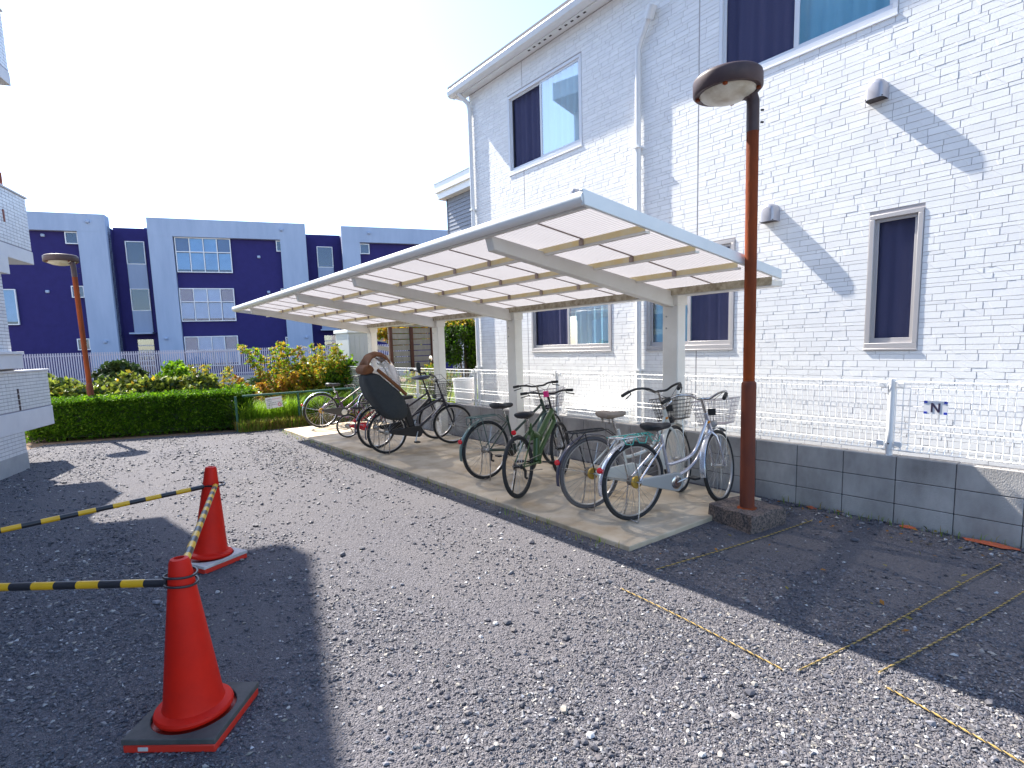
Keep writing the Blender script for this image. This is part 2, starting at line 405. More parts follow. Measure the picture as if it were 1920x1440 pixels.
big = (x > 4.95) & (y < 2.6); sz[big] *= 1.5
octv = np.array([(1,0,0),(-1,0,0),(0,1,0),(0,-1,0),(0,0,1),(0,0,-1)], float)
octf = np.array([(0,2,4),(2,1,4),(1,3,4),(3,0,4),(2,0,5),(1,2,5),(3,1,5),(0,3,5)])
V = octv[None]*rng.uniform(.65, 1.25, (n, 6, 1))+rng.uniform(-.35, .35, (n, 6, 3))
V *= (sz[:, None]*np.stack([rng.uniform(.8,1.5,n), rng.uniform(.7,1.1,n), rng.uniform(.45,.8,n)], 1))[:, None, :]
tz = rng.uniform(0, 6.28, n); tx = rng.normal(0, .35, n)
cz, sz_, cx_, sx_ = np.cos(tz), np.sin(tz), np.cos(tx), np.sin(tx)
y1 = V[..., 1]*cx_[:, None]-V[..., 2]*sx_[:, None]; z1 = V[..., 1]*sx_[:, None]+V[..., 2]*cx_[:, None]
x1 = V[..., 0]*cz[:, None]-y1*sz_[:, None]; y2 = V[..., 0]*sz_[:, None]+y1*cz[:, None]
V = np.stack([x1+x[:, None], y2+y[:, None], z1+(sz*.32)[:, None]], -1).reshape(-1, 3)
Fq = (octf[None]+(np.arange(n)*6)[:, None, None]).reshape(-1, 3)
o = fast_mesh('gravel', V, Fq, 'gravel_stone'); tag(o, 'loose grey crushed stone gravel strewn over the lot', 'gravel', kind='stuff')
print('stones', n)
# bigger pebbles, rounder
ph = (1+5**.5)/2; iv = np.array([(-1,ph,0),(1,ph,0),(-1,-ph,0),(1,-ph,0),(0,-1,ph),(0,1,ph),(0,-1,-ph),(0,1,-ph),(ph,0,-1),(ph,0,1),(-ph,0,-1),(-ph,0,1)])/1.9
jf = np.array([(0,11,5),(0,5,1),(0,1,7),(0,7,10),(0,10,11),(1,5,9),(5,11,4),(11,10,2),(10,7,6),(7,1,8),(3,9,4),(3,4,2),(3,2,6),(3,6,8),(3,8,9),(4,9,5),(2,4,11),(6,2,10),(8,6,7),(9,8,1)])
n = 9000; ang = rng.uniform(R(-20), R(85), n); rad = 1.45*np.exp(rng.uniform(0, 1, n)*math.log(11/1.45)); x = rad*np.sin(ang); y = rad*np.cos(ang)
cl_ = pnoise(x, y, 2.2, 17)+.6*pnoise(x, y, 6, 19)
keep = (rng.uniform(0, 1, n) < np.clip(.35+.9*cl_, .1, .95)+np.where((x > 4.7) & (y < 2.6), .4, 0)) & ~((x > SX0-.03) & (x < SX1+.02) & (y > SY0-.03)) & (x < 5.25) & (y < 13.2-.35*(x+.55)) & (y > .2) & ~((x > 4.1) & (x < 4.64) & (y > 2.15) & (y < 2.8))
x, y, rad = x[keep], y[keep], rad[keep]; n = len(x); szb = np.clip(rng.lognormal(math.log(.0085), .38, n), .005, .024)*np.clip(.8+rad*.07, .9, 1.5)
V = iv[None]*rng.uniform(.78, 1.15, (n, 12, 1))*(szb[:, None]*np.stack([rng.uniform(.95,1.5,n), rng.uniform(.75,1.1,n), rng.uniform(.5,.8,n)], 1))[:, None, :]
tz = rng.uniform(0, 6.28, n); x1 = V[..., 0]*np.cos(tz)[:, None]-V[..., 1]*np.sin(tz)[:, None]; y1 = V[..., 0]*np.sin(tz)[:, None]+V[..., 1]*np.cos(tz)[:, None]
V = np.stack([x1+x[:, None], y1+y[:, None], V[..., 2]+(szb*.42)[:, None]], -1).reshape(-1, 3)
o = fast_mesh('pebbles', V, (jf[None]+(np.arange(n)*12)[:, None, None]).reshape(-1, 3), 'gravel_stone'); tag(o, 'larger grey and pale pebbles lying on the gravel', 'pebbles', kind='stuff')
print('pebbles', n)

# ================================================================== WHITE HOUSE
HX, HY0, HY1, HZ = 5.70, -2.6, 8.235, 5.80
house = thing('white_house', 'two storey white house clad in split face brick siding', 'house', (HX, HY1, 0))
wins = dict(a=(1.655,2.055,1.445,2.61), b=(5.585,7.185,4.24,5.40), c=(1.92,3.56,4.225,5.42), d=(5.09,6.74,1.47,2.63), e=(3.34,4.505,1.465,2.63))
hx = HX+.0045
ys = sorted({HY0, HY1, *[q for r_ in wins.values() for q in r_[:2]]}); zs = sorted({-.02, HZ, *[q for r_ in wins.values() for q in r_[2:]]})
mb = MB()
for i in range(len(ys)-1):
    for k in range(len(zs)-1):
        yc, zc = (ys[i]+ys[i+1])/2, (zs[k]+zs[k+1])/2
        if any(a < yc < b and c < zc < d for a, b, c, d in wins.values()): continue
        mb.add([(hx, ys[i], zs[k]), (hx, ys[i+1], zs[k]), (hx, ys[i+1], zs[k+1]), (hx, ys[i], zs[k+1])], [(0, 1, 2, 3)])
mb.add([(hx, HY1, -.02), (12.5, HY1, -.02), (12.5, HY1, HZ), (hx, HY1, HZ)], [(0, 1, 2, 3)])
mb.add([(hx+.14, HY0, -.02), (hx+.14, HY1, -.02), (hx+.14, HY1, HZ), (hx+.14, HY0, HZ)], [(0, 1, 2, 3)])
mb.build('wall', 'siding_joint', house, smooth=0)
MB().box(HX-.012, hx+.05, HY0, HY1+.012, -.02, .42).build('foundation', 'base_grey', house, smooth=0)
# siding bricks
def brick(mb, y0, y1, z0, z1):
    g_ = .0011; y0 += g_; y1 -= g_; z0 += g_; z1 -= g_
    L_ = y1-y0; d1 = random.uniform(.0043, .0048); d2 = d1+random.uniform(-.0003, .0003)
    if random.random() < .35: d1, d2 = d1+.0008, d1-.0008
    a = random.uniform(.2, .8)*L_; til = random.uniform(.3, 1.3)*(z1-z0); dl = random.uniform(.003, .012)
    bt = [0, a+til/2, a+til/2-dl, L_]; bb = [0, a-til/2, a-til/2-dl, L_]
    bt = sorted(min(max(q, .004), L_-.004) if 0 < i < 3 else q for i, q in enumerate(bt)); bb = sorted(min(max(q, .004), L_-.004) if 0 < i < 3 else q for i, q in enumerate(bb))
    dd = [d1, d1, d2, d2]; j = lambda: random.uniform(-.00018, .00018); e_ = .0011
    vs = []
    for i in range(4):
        vs.append((hx-dd[i]-j(), y0+bt[i]+(e_ if i == 0 else -e_ if i == 3 else 0), z1-e_))
    for i in range(4):
        vs.append((hx-dd[i]-j(), y0+bb[i]+(e_ if i == 0 else -e_ if i == 3 else 0), z0+e_))
    for i in range(4): vs.append((hx+.001, y0+bt[i], z1))
    for i in range(4): vs.append((hx+.001, y0+bb[i], z0))
    fs = [(i, i+1, i+5, i+4) for i in range(3)]+[(i+8, i+9, i+1, i) for i in range(3)]+[(i+4, i+5, i+13, i+12) for i in range(3)]+[(8, 0, 4, 12), (3, 11, 15, 7)]
    mb.add(vs, fs)
rows = []; z = .42
k = 0
while z < HZ-.03:
    hh = (.057, .057, .031)[k % 3]
    if random.random() < .12: hh = .044
    rows.append((z, z+hh)); z += hh; k += 1
seals = [3.80, 6.83, .77]
bricks = []
for z0, z1 in rows:
    cuts = [(a-.004, b+.004) for a, b, c, d in wins.values() if c-.01 < (z0+z1)/2 < d+.01]+[(s_-.006, s_+.006) for s_ in seals]
    ivs = []; y = HY0
    for a, b in sorted(cuts):
        if a > y: ivs.append((y, a))
        y = max(y, b)
    ivs.append((y, HY1))
    for a, b in ivs:
        y = a
        while y < b-1e-6:
            l_ = random.choice((.12, .15, .17, .19, .22)) if z1-z0 > .04 else random.choice((.14, .2, .25))
            l_ *= random.uniform(.93, 1.07)
            y2 = y+l_
            if b-y2 < .07: y2 = b
            bricks.append((y, y2, z0, z1)); y = y2
def pxarea(b_):
    if b_[0] < -.1: return 0
    a = proj((HX, b_[0], b_[2])); c = proj((HX, b_[1], b_[3]))
    if not (0 < (a[0]+c[0])/2 < 1900 and 0 < (a[1]+c[1])/2 < 850): return 0
    return abs(a[0]-c[0])*abs(a[1]-c[1])
order = sorted(range(len(bricks)), key=lambda i: -pxarea(bricks[i])); near = set(order[:290])
mbs = MB(); MB_ = MB
brick_o = None
for i, b_ in enumerate(bricks):
    if i in near:
        q = MB(); brick(q, *b_); q.build('brick', 'siding_brick', house, smooth=0)
    else: brick(mbs, *b_)
V = np.array(mbs.v); Fq = np.array(mbs.f); o = fast_mesh('siding_bricks', V, Fq, 'siding_brick', house); o['kind'] = 'stuff'
print('bricks', len(bricks))
# windows
def wavy(mb, x, y0, y1, z0, z1, amp, pitch):
    n_ = int((y1-y0)/pitch*6); ph = random.uniform(0, 6)
    ya = np.linspace(y0, y1, n_+1); xa = x+amp*np.sin(ya/pitch*6.283+ph)+amp*.6*np.sin(ya/pitch*3.7+ph*2)
    vs = [(a, b, z0) for a, b in zip(xa, ya)]+[(a, b, z1) for a, b in zip(xa, ya)]
    mb.add(vs, [(i, i+1, i+n_+2, i+n_+1) for i in range(n_)])
def window(y0, y1, z0, z1, split=None, darkfar=True, mframe='frame_grey', proud=.008, sill=True):
    f = .038; x0, x1 = HX-proud, HX+.07
    mb = MB(); mb.box(x0, x1, y0, y1, z1-f, z1); mb.box(x0, x1, y0, y1, z0, z0+f*1.2); mb.box(x0, x1, y0, y0+f, z0+f*1.2, z1-f); mb.box(x0, x1, y1-f, y1, z0+f*1.2, z1-f)
    fr = mb.build('window', mframe, house, bevel=.003)
    a, b = z0+f*1.2, z1-f
    parts = [(y0+f, y1-f)] if split is None else [(y0+f, split), (split, y1-f)]
    for i, (p, q) in enumerate(parts):
        xo = HX+.008 if i == 0 else HX+.026
        if split is None: xo = HX+.02
        s_ = .028; sm = MB()
        sm.box(xo, xo+.016, p, q, b-s_, b); sm.box(xo, xo+.016, p, q, a, a+s_*1.6); sm.box(xo, xo+.016, p, p+s_, a+s_*1.6, b-s_); sm.box(xo, xo+.016, q-s_, q, a+s_*1.6, b-s_)
        sm.build('sash', mframe, fr, bevel=.002)
        far = i == 1
        dark = (far == darkfar) if split is not None else True
        MB().add([(xo+.009, p+s_, a+s_*1.6), (xo+.009, q-s_, a+s_*1.6), (xo+.009, q-s_, b-s_), (xo+.009, p+s_, b-s_)], [(0, 1, 2, 3)]).build('pane', 'insect_screen' if dark else 'glass_pale', fr, smooth=0)
        cm = MB(); wavy(cm, HX+.085, p, q, a, b, .013, .13); cm.build('curtain', 'curtain_dark' if dark else 'curtain_pale', fr, smooth=180)
    MB().box(HX+.115, HX+.15, y0+.01, y1-.01, z0+.01, z1-.01).build('dark_room', 'dark_inside', fr, smooth=0)
    if sill: MB().box(HX-proud-.005, HX+.02, y0-.004, y1+.004, z0-.02, z0-.002).build('sill', mframe, fr, bevel=.003)
    return fr
window(*wins['a'][:2], *wins['a'][2:])
window(*wins['b'], split=6.435, mframe='frame_white')
window(*wins['c'], split=2.762, mframe='frame_white')
window(*wins['d'], split=5.931)
window(*wins['e'], split=3.912, darkfar=False)
# eave, gutter, roof
ex = HX-.17
MB().box(ex+.03, HX+.02, HY0, HY1+.25, HZ, HZ+.03).build('soffit', 'white_metal', house, smooth=0)
for q in range(10):
    yy = 6.55-q*.115-(.08 if q > 4 else 0)
    MB().box(HX-.10, HX-.075, yy-.03, yy+.012, HZ-.004, HZ+.002).build('soffit_slot', 'hood_dark', house, smooth=0)
MB().box(ex+.012, ex+.03, HY0, HY1+.25, HZ-.02, HZ+.13).build('fascia', 'white_metal', house, smooth=0)
gp = [(ex+.01, .115), (ex-.085, .115), (ex-.10, .09), (ex-.085, .02), (ex-.05, -.005), (ex+.01, -.005)]
MB().prism([(a, HY0, HZ+b) for a, b in gp], (0, HY1+.27-HY0, 0)).build('gutter', 'white_metal', house, smooth=30)
MB().add([(ex-.05, HY0, HZ+.14), (ex-.05, HY1+.32, HZ+.14), (9.2, HY1+.32, HZ+1.95), (9.2, HY0, HZ+1.95),
          (ex-.05, HY0, HZ+.19), (ex-.05, HY1+.32, HZ+.19), (9.2, HY1+.32, HZ+2.0), (9.2, HY0, HZ+2.0)],
         [(0, 1, 2, 3), (4, 5, 6, 7), (0, 4, 5, 1), (1, 5, 6, 2), (2, 6, 7, 3), (3, 7, 4, 0)]).build('roof', 'roof_tile', house, smooth=0)
MB().prism([(hx, HY1+.001, HZ), (9.2, HY1+.001, HZ), (9.2, HY1+.001, HZ+1.9), (hx, HY1+.001, HZ+.17)], (0, -.1, 0)).build('gable', 'plaster_white', house, smooth=0)
# downspouts
def spout(y, ztop, elbow):
    mb = MB(); x = HX-.045
    pts = [(x, y, .3), (x, y, ztop)]
    if elbow: pts += [(x-.005, y-.05, ztop+.10), (x-.02, y-.17, ztop+.27)]
    else: pts += [(x-.02, y+.02, ztop+.1), (ex-.03, y+.1, HZ+.0)]
    mb.tube(pts, .036, 8)
    o_ = mb.build('downspout', 'white_metal', house, smooth=50)
    for zb in (1.2, 2.6, 3.9): MB().box(HX-.09, HX, y-.045, y+.045, zb, zb+.02).build('bracket', 'white_metal', o_, smooth=0)
spout(4.60, 5.02, True); spout(8.17, 5.55, False)
MB().tube([(HX-.062, 4.43, 5.28), (HX-.075, 4.36, 5.40)], .055, 10).build('spout_funnel', 'white_metal', house, smooth=50)
# vent hoods
def hood(y, z, w_, h_, d_):
    mb = MB(); nn = 8; pr = []
    for i in range(nn+1):
        a = math.pi*i/nn; pr.append((y+w_/2*math.cos(a), z+h_-w_/2+w_/2*math.sin(a)))
    poly = [(y+w_/2, z)]+pr+[(y-w_/2, z)]; n_ = len(poly)
    cz_ = z+h_*.45; lay = [(-.01, 1, 1), (d_*.55, 1, 1), (d_*.8, .93, .93), (d_*.94, .8, .78), (d_, .6, .55)]
    vs = [(HX-dd_, y+(a-y)*sy_, (z if b <= z+1e-6 else cz_+(b-cz_)*sz2)) for dd_, sy_, sz2 in lay for a, b in poly]
    fs = [(q_*n_+i, q_*n_+i+1, q_*n_+i+n_+1, q_*n_+i+n_) for q_ in range(4) for i in range(n_-1)]+[tuple(range(4*n_, 5*n_))]
    o_ = MB().add(vs, fs).build('vent_hood', 'hood_grey', house, smooth=50)
    MB().box(HX-d_*.95, HX+.005, y-w_*.44, y+w_*.44, z+.004, z+.012).build('grille', 'hood_dark', o_, smooth=0)
hood(2.03, 3.56, .15, .17, .125); hood(2.94, 2.72, .155, .18, .13); hood(5.70, 3.53, .14, .16, .12)

# ================================================================== BLOCK WALL AND MESH FENCE
XW = 5.284
wall = thing('block_wall', 'low grey concrete block wall behind the bike shelter', 'wall', (XW, 6, 0))
JY, JB = 1.632, .40
y_first, y_last = JY-11*JB, JY+30*JB
MB().box(XW+.006, XW+.112, y_first-.005, y_last+.005, -.05, .555).build('mortar', 'mortar', wall, smooth=0)
bmz = bmesh.new(); bmesh.ops.create_cube(bmz, size=1); bmesh.ops.scale(bmz, vec=(.12, .394, .195), verts=bmz.verts)
bmesh.ops.bevel(bmz, geom=list(bmz.edges), offset=.004, segments=1, affect='EDGES')
bme = bpy.data.meshes.new('block'); bmz.to_mesh(bme); bmz.free(); bme.materials.append(MATS['block'])
for r_ in range(3):
    for k in range(41):
        o = bpy.data.objects.new('block', bme); COL.objects.link(o); o.parent = wall
        o.location = (.06+random.uniform(-.0015, .0015), y_first+JB*(k+.5)-6, .0625+.2*r_)
# fence on top of the wall
fence = thing('mesh_fence', 'white welded wire mesh fence standing on the grey block wall', 'fence', (XW+.05, 6, .56))
FX = XW+.05; FZ0, FZ1 = .56, 1.18
posts = [1.70-2.04+2.04*k for k in range(-1, 8)]
for i, py in enumerate(posts):
    mb = MB(); mb.tube([(FX-.005, py, FZ0-.06), (FX-.005, py, FZ1+.02)], .025, 10)
    po = mb.build('post', 'white_metal', fence, smooth=50)
    for dy in (-.065, .065):
        for zz in (FZ0+.1, FZ1-.03):
            MB().box(FX-.028, FX-.006, py+dy-.027, py+dy+.027, zz-.02, zz+.02).build('clamp', 'white_metal', po, bevel=.003)
    MB().box(FX-.034, FX-.026, py-.005, py+.005, FZ0+.095, FZ0+.105).build('bolt', 'hood_dark', po, smooth=0)
def wire(mb, a, b, r): mb.tube([a, b], r, 4, caps=False)
for i in range(len(posts)-1):
    a, b = posts[i]+.03, posts[i+1]-.03; mb = MB(); hw = .0031
    for zz, xo in ((FZ1, -.035), (FZ1, .0), (FZ1-.055, -.0), (FZ1-.20, 0), (FZ1-.345, 0), (FZ1-.45 if False else FZ0+.225, 0), (FZ0+.10, 0), (FZ0+.055, -.035), (FZ0+.045, 0)):
        wire(mb, (FX+xo-.004, a, zz), (FX+xo-.004, b, zz), .0026)
    ny = int(round((b-a)/.05))
    for q in range(ny+1):
        yy = a+(b-a)*q/ny
        mb.tube([(FX-.035, yy, FZ1-.002), (FX, yy, FZ1+.004), (FX, yy, FZ1-.055), (FX, yy, FZ0+.045), (FX-.035, yy, FZ0+.053), (FX, yy, FZ0+.10)], hw, 4, caps=False)
    mb.build('mesh_panel', 'white_wire', fence, smooth=60)
# N plate tied to the fence
ny0, ny1 = onx(1732, 765, FX-.012)[1], onx(1777, 765, FX-.012)[1]
nz0, nz1 = onx(1755, 777, FX-.012)[2], onx(1755, 752, FX-.012)[2]
np_ = thing('letter_plate', 'small pale plate with black letter N and blue corners tied to mesh fence', 'sign', (FX-.012, (ny0+ny1)/2, nz0))
MB().box(FX-.013, FX-.010, ny1, ny0, nz0, nz1).build('plate', 'sign_white', np_, smooth=0)
yc, zc, hN, wN, sN = (ny0+ny1)/2, (nz0+nz1)/2, .036, .030, .0062
xp = FX-.0155
mb = MB()
mb.box(xp, xp+.002, yc+wN-sN*2, yc+wN, zc-hN, zc+hN); mb.box(xp, xp+.002, yc-wN, yc-wN+sN*2, zc-hN, zc+hN)
mb.prism([(xp-.0005, yc+wN-.0005, zc+hN-.0005), (xp-.0005, yc+wN-sN*2.4, zc+hN-.0005), (xp-.0005, yc-wN+.0005, zc-hN+.0005), (xp-.0005, yc-wN+sN*2.4, zc-hN+.0005)], (.0024, 0, 0))
mb.build('letter', 'sign_ink', np_, smooth=0)
for a in (ny0-.012, ny1+.012):
    for b_ in (nz0+.010, nz1-.010):
        MB().box(xp, xp+.002, a-.011, a+.011, b_-.009, b_+.009).build('corner_tab', 'sign_blue', np_, smooth=0)

# ================================================================== BIKE SHELTER
XF, XB, ZF, ZB = 2.60, 4.94, 2.455, 2.105
YN, YF = 2.48, 12.2; RY = [3.60, 6.30, 8.42, 11.15]
sh = thing('bike_shelter', 'long cream steel bike shelter with corrugated translucent roof', 'bike shelter', (5.0, 7.3, SZ))
slope = (ZB-ZF)/(XB-XF)
def rz(x): return ZF+slope*(x-XF)
for y in RY:
    mb = MB(); mb.box(4.93, 5.07, y-.095, y+.095, SZ, 2.06)
    po = mb.build('post', 'cream_paint', sh, bevel=.012)
    MB().box(4.90, 5.10, y-.125, y+.125, SZ, SZ+.012).build('base_plate', 'cream_paint', po, smooth=0)
    MB().box(4.915, 5.085, y-.105, y+.105, 1.93, 2.085).build('collar', 'cream_paint', po, bevel=.008)
    for zz in (1.82, 1.70):
        MB().lathe([(.009, -.002), (.009, .006), (.005, .009)], 8, (4.93, y+.045, zz), np.array([[0,0,-1],[0,1,0],[1,0,0]])).build('bolt', 'case_grey', po)
    hw = .045
    zt = -.035
    poly = [(XF+.02, y-hw, rz(XF)+zt), (5.0, y-hw, rz(5.0)+zt), (4.98, y-hw, rz(5.0)-.19), (XF+.05, y-hw, rz(XF)-.145)]
    MB().prism(poly, (0, 2*hw, 0)).build('rafter', 'cream_paint', sh, bevel=.008)
# front tube and rear gutter beam, end beams, purlins
MB().tube([(XF-.03, YN+.012, ZF+.005), (XF-.03, YF-.012, ZF+.005)], .044, 18).build('front_tube', 'tube_white', sh, smooth=60)
MB().box(XF-.01, XF+.03, YN+.01, YF-.01, ZF-.05, ZF-.025).build('front_rail', 'cream_paint', sh, smooth=0)
MB().box(XB-.05, XB+.15, YN+.035, YF-.035, ZB-.085, ZB-.03).build('rear_gutter', 'cream_paint', sh, bevel=.006)
for y in (YN, YF):
    s_ = 1 if y == YN else -1
    poly = [(XF-.07, y, ZF+.05), (XB+.06, y, ZB+.055), (XB+.06, y, ZB-.025), (XF-.055, y, ZF-.045)]
    MB().prism(poly, (0, .03*s_, 0)).build('end_beam', 'beam_pale', sh, bevel=.005)
for q in range(1, 4):
    xx = XF+(XB-XF)*q/4
    p_ = MB().box(xx-.025, xx+.025, YN+.03, YF-.03, rz(xx)-.062, rz(xx)-.046).build('purlin', 'cream_paint', sh, smooth=0)
    MB().box(xx-.027, xx-.0255, YN+.03, YF-.03, rz(xx)-.047, rz(xx)-.004).build('closure_strip', 'yellowed', p_, smooth=0)
MB().box(XB-.058, XB-.0515, YN+.03, YF-.03, ZB-.075, ZB-.005).build('closure_strip', 'stained', sh, smooth=0)
# corrugated sheets, one mesh shared
nsh = 16; shw = (YF-YN-.06)/nsh; pit = shw/19; vs = []; fs = []; pp = 6*19+1
for i in range(pp):
    yy = i*pit/6; zz = .009*math.sin(yy/pit*2*math.pi); vs += [(0, yy, zz), ((XB-XF)+.03, yy, zz+slope*((XB-XF)+.03))]
for i in range(pp-1): fs.append((2*i, 2*i+1, 2*i+3, 2*i+2))
me = bpy.data.meshes.new('roof_sheet'); me.from_pydata(vs, [], fs); me.materials.append(MATS['polycarbonate']); me.shade_smooth()
for k in range(nsh):
    o = bpy.data.objects.new('roof_sheet', me); COL.objects.link(o); o.parent = sh
    o.location = (XF-5.0, YN+.03+k*shw-7.3, ZF+.012-SZ)
    if k:
        y = YN+.03+k*shw
        if min(abs(y-r_) for r_ in RY) > .06:
            mb = MB(); mb.prism([(XF+.03, y-.006, rz(XF+.03)-.001), (XB, y-.006, rz(XB)-.001), (XB, y-.006, rz(XB)-.009), (XF+.03, y-.006, rz(XF+.03)-.009)], (0, .012, 0)); mb.build('seam_strip', 'seam_brown', sh, smooth=0)
            for q in range(1, 4):
                xx = XF+(XB-XF)*q/4; MB().box(xx-.04, xx-.027, y-.02, y+.02, rz(xx)-.05, rz(xx)-.004).build('clip', 'seam_brown', sh, smooth=0)

# ================================================================== LAMPS
def lamp(name, label, loc, px_up, base=True, size=1.0, tilt=(0, 0), z_base=0, group='rusty lamp posts'):
    """px_up: direction the head leans out (unit xy)"""
    t = thing(name, label, 'lamp post', loc, group, local=False)
    x, y, _ = loc; zb = .145 if base else 0
    def P(z, k=0): return (x+tilt[0]*z, y+tilt[1]*z, z)
    if base:
        ca = onz(1327.5, 972.5)[:2]; cb = onz(1410, 1003)[:2]; cc = onz(1472, 983)[:2]; cdd = ca+cc-cb
        sh_ = .93; cen = (ca+cc)/2; pl = [cb, cc, cdd, ca]
        nsub = MB(); vs = []; 
        nn = 9
        for zi in (-.01, .07, .135, .145):
            s_ = 1.0 if zi < .1 else (.985 if zi < .14 else .95)
            for ei in range(4):
                for q in range(nn):
                    p = pl[ei]+(pl[(ei+1) % 4]-pl[ei])*q/nn
                    p = cen+(p-cen)*s_+rng.normal(0, .004, 2); vs.append((p[0], p[1], zi+(rng.normal(0, .004) if zi > 0 else 0)))
        m_ = 4*nn; fs = [(r_*m_+i, r_*m_+(i+1) % m_, (r_+1)*m_+(i+1) % m_, (r_+1)*m_+i) for r_ in range(3) for i in range(m_)]
        vs.append((cen[0], cen[1], .147)); fs += [(3*m_+i, 3*m_+(i+1) % m_, len(vs)-1) for i in range(m_)]
        nsub.add(vs, fs); nsub.build('footing', 'aggregate', t, smooth=0)
        MB().lathe([(.085, .142), (.075, .15), (.055, .158)], 14, (x, y, 0)).build('rust_ring', 'rust', t)
    lw = MB(); lw.tube([P(zb), P(zb+1.03), P(zb+1.06), P(zb+1.075)], [.0585, .0585, .056, .046], 20); lw.build('lower_pole', 'rust_dark', t, smooth=50)
    MB().tube([P(zb+1.07), P(3.17)], .046, 20).build('upper_pole', 'rust', t, smooth=50)
    ux, uy = px_up
    br = MB().tube([P(3.17), P(3.40), (P(3.45)[0]+ux*.02, P(3.45)[1]+uy*.02, 3.46)], [.047, .047, .045], 18).build('bracket', 'lamp_brown', t, smooth=50)
    for zz in (3.24, 3.33):
        MB().tube([(x-ux*.04, y-uy*.04, zz), (x-ux*.062, y-uy*.062, zz)], .008, 6).build('bolt', 'black_part', br)
    # head: round drum, tilted a little
    hc = np.array([x+tilt[0]*3.5+ux*.20*size, y+tilt[1]*3.5+uy*.20*size, 3.50])
    MB().bar((x+tilt[0]*3.4, y+tilt[1]*3.4, 3.43), hc+np.array([0, 0, -.02]), .07, .06).build('arm', 'lamp_brown', t, bevel=.01)
    rr = .255*size
    M = np.array(Matrix.Rotation(R(1.5), 3, Vector((-uy, ux, 0)))) if True else None
    prof = [(rr*.80, -.035), (rr*.95, -.04), (rr, -.028), (rr*1.0, .055), (rr*.985, .072), (rr*.93, .085), (rr*.5, .105), (.001, .11)]
    hd = MB().lathe(prof, 40, hc, M, cap=False).build('head', 'lamp_brown', t, smooth=50)
    prof = [(rr*.81, -.036), (rr*.74, -.058), (rr*.55, -.082), (rr*.3, -.098), (.001, -.105)]
    MB().lathe(prof, 36, hc, M, cap=False).build('diffuser', 'diffuser', t, smooth=60)
    for a in (.4, 2.1, 3.6, 5.2):
        q = M@np.array([rr*.86*math.cos(a), rr*.86*math.sin(a), -.048]); MB().box(hc[0]+q[0]-.015, hc[0]+q[0]+.015, hc[1]+q[1]-.012, hc[1]+q[1]+.012, hc[2]+q[2]-.006, hc[2]+q[2]+.012).build('latch', 'rust', hd, smooth=0)
    return t
dl = -RT[:2]/np.linalg.norm(RT[:2])
lamp('lamp_post', 'rusty red lamp post in a concrete footing beside the bicycles', (4.375, 2.41, 0), tuple(dl), tilt=(-.005, .004))
q = ony(137, 515, 14.0)
lamp('lamp_post', 'rusty lamp post rising out of the clipped hedge', (q[0]+.06, 14.0, 0), tuple(dl), base=False, size=1.12, tilt=(-.012, 0))

# ================================================================== CONES AND BARS
def cone(name, label, loc, ang, lean=(0, 0), white=False, group='red traffic cones', z0=.066):
    t = thing(name, label, 'cone', (loc[0], loc[1], 0), group)
    t.rotation_euler = (0, 0, 0)
    x, y = loc
    prof = [(.150, z0), (.153, z0+.012), (.149, z0+.022), (.137, z0+.028), (.121, z0+.033), (.115, z0+.05), (.097, z0+.2), (.047, z0+.60), (.040, z0+.655), (.034, z0+.668), (.02, z0+.672), (.018, z0+.66)]
    M = np.array(Matrix.Rotation(lean[0], 3, 'X') @ Matrix.Rotation(lean[1], 3, 'Y'))
    MB().lathe([(a, b-z0) for a, b in prof], 40, (x, y, z0), M, cap=False).build('cone_body', 'cone_red', t, smooth=35)
    return t
def weight(label, loc, ang, white=False, s=.19):
    t = thing('cone_weight', label, 'cone weight', (loc[0], loc[1], 0))
    c, s_ = math.cos(ang), math.sin(ang); ax, ay = (c, s_, 0), (-s_, c, 0)
    MB().obox((loc[0], loc[1], .0185), ax, ay, (0, 0, 1), s*.985, s*.985, .0175).build('lower_plate', 'weight_red', t, bevel=.006)
    # upper plate with a round hole
    nn = 40; vs = []; fs = []
    for zz in (.037, .062):
        for k in range(nn):
            a = 2*math.pi*k/nn; vs.append((.162*math.cos(a), .162*math.sin(a), zz) if s > .185 else (.158*math.cos(a), .158*math.sin(a), zz))
        for k in range(nn):
            a = 2*math.pi*k/nn; m_ = max(abs(math.cos(a)), abs(math.sin(a))); vs.append((s*math.cos(a)/m_, s*math.sin(a)/m_, zz))
    for k in range(nn):
        l = (k+1) % nn
        fs += [(k, l, nn+l, nn+k), (2*nn+k, 2*nn+l, 3*nn+l, 3*nn+k), (k, l, 2*nn+l, 2*nn+k), (nn+k, nn+l, 3*nn+l, 3*nn+k)]
    M4 = np.eye(4); M4[:2, :2] = [[c, -s_], [s_, c]]; M4[0, 3], M4[1, 3] = loc
    MB().add(vs, fs).xf(M4).build('upper_plate', 'weight_white' if white else 'weight_black', t, smooth=30, bevel=.004)
    for sg in (-1, 1):
        p = np.array(loc)+np.array([c, s_])*s*.986*sg+np.array([-s_, c])*s*.55
        MB().obox((p[0], p[1], .02), ax, ay, (0, 0, 1), .002, .02, .008).build('reflector', 'weight_white', t, smooth=0)
A_ = math.atan2(2.642-2.344, .518-.28)
c1, c2 = np.array([.255, 2.605]), np.array([.66, 4.62])
def off_cone(c, p): d_ = p[:2]-c; return c+d_/np.linalg.norm(d_)*2.05
c3 = off_cone(c1, onz(0, 1102, .62)); c4 = off_cone(c2, onz(0, 992, .55))
cone('traffic_cone', 'red traffic cone seated in a black rubber weight', c1, 0)
cone('traffic_cone', 'red traffic cone seated in a white topped weight', c2, 0, lean=(R(-1), R(5)))
cone('traffic_cone', 'red traffic cone without weight at the outer end of the near bar', c3, 0, z0=.004)
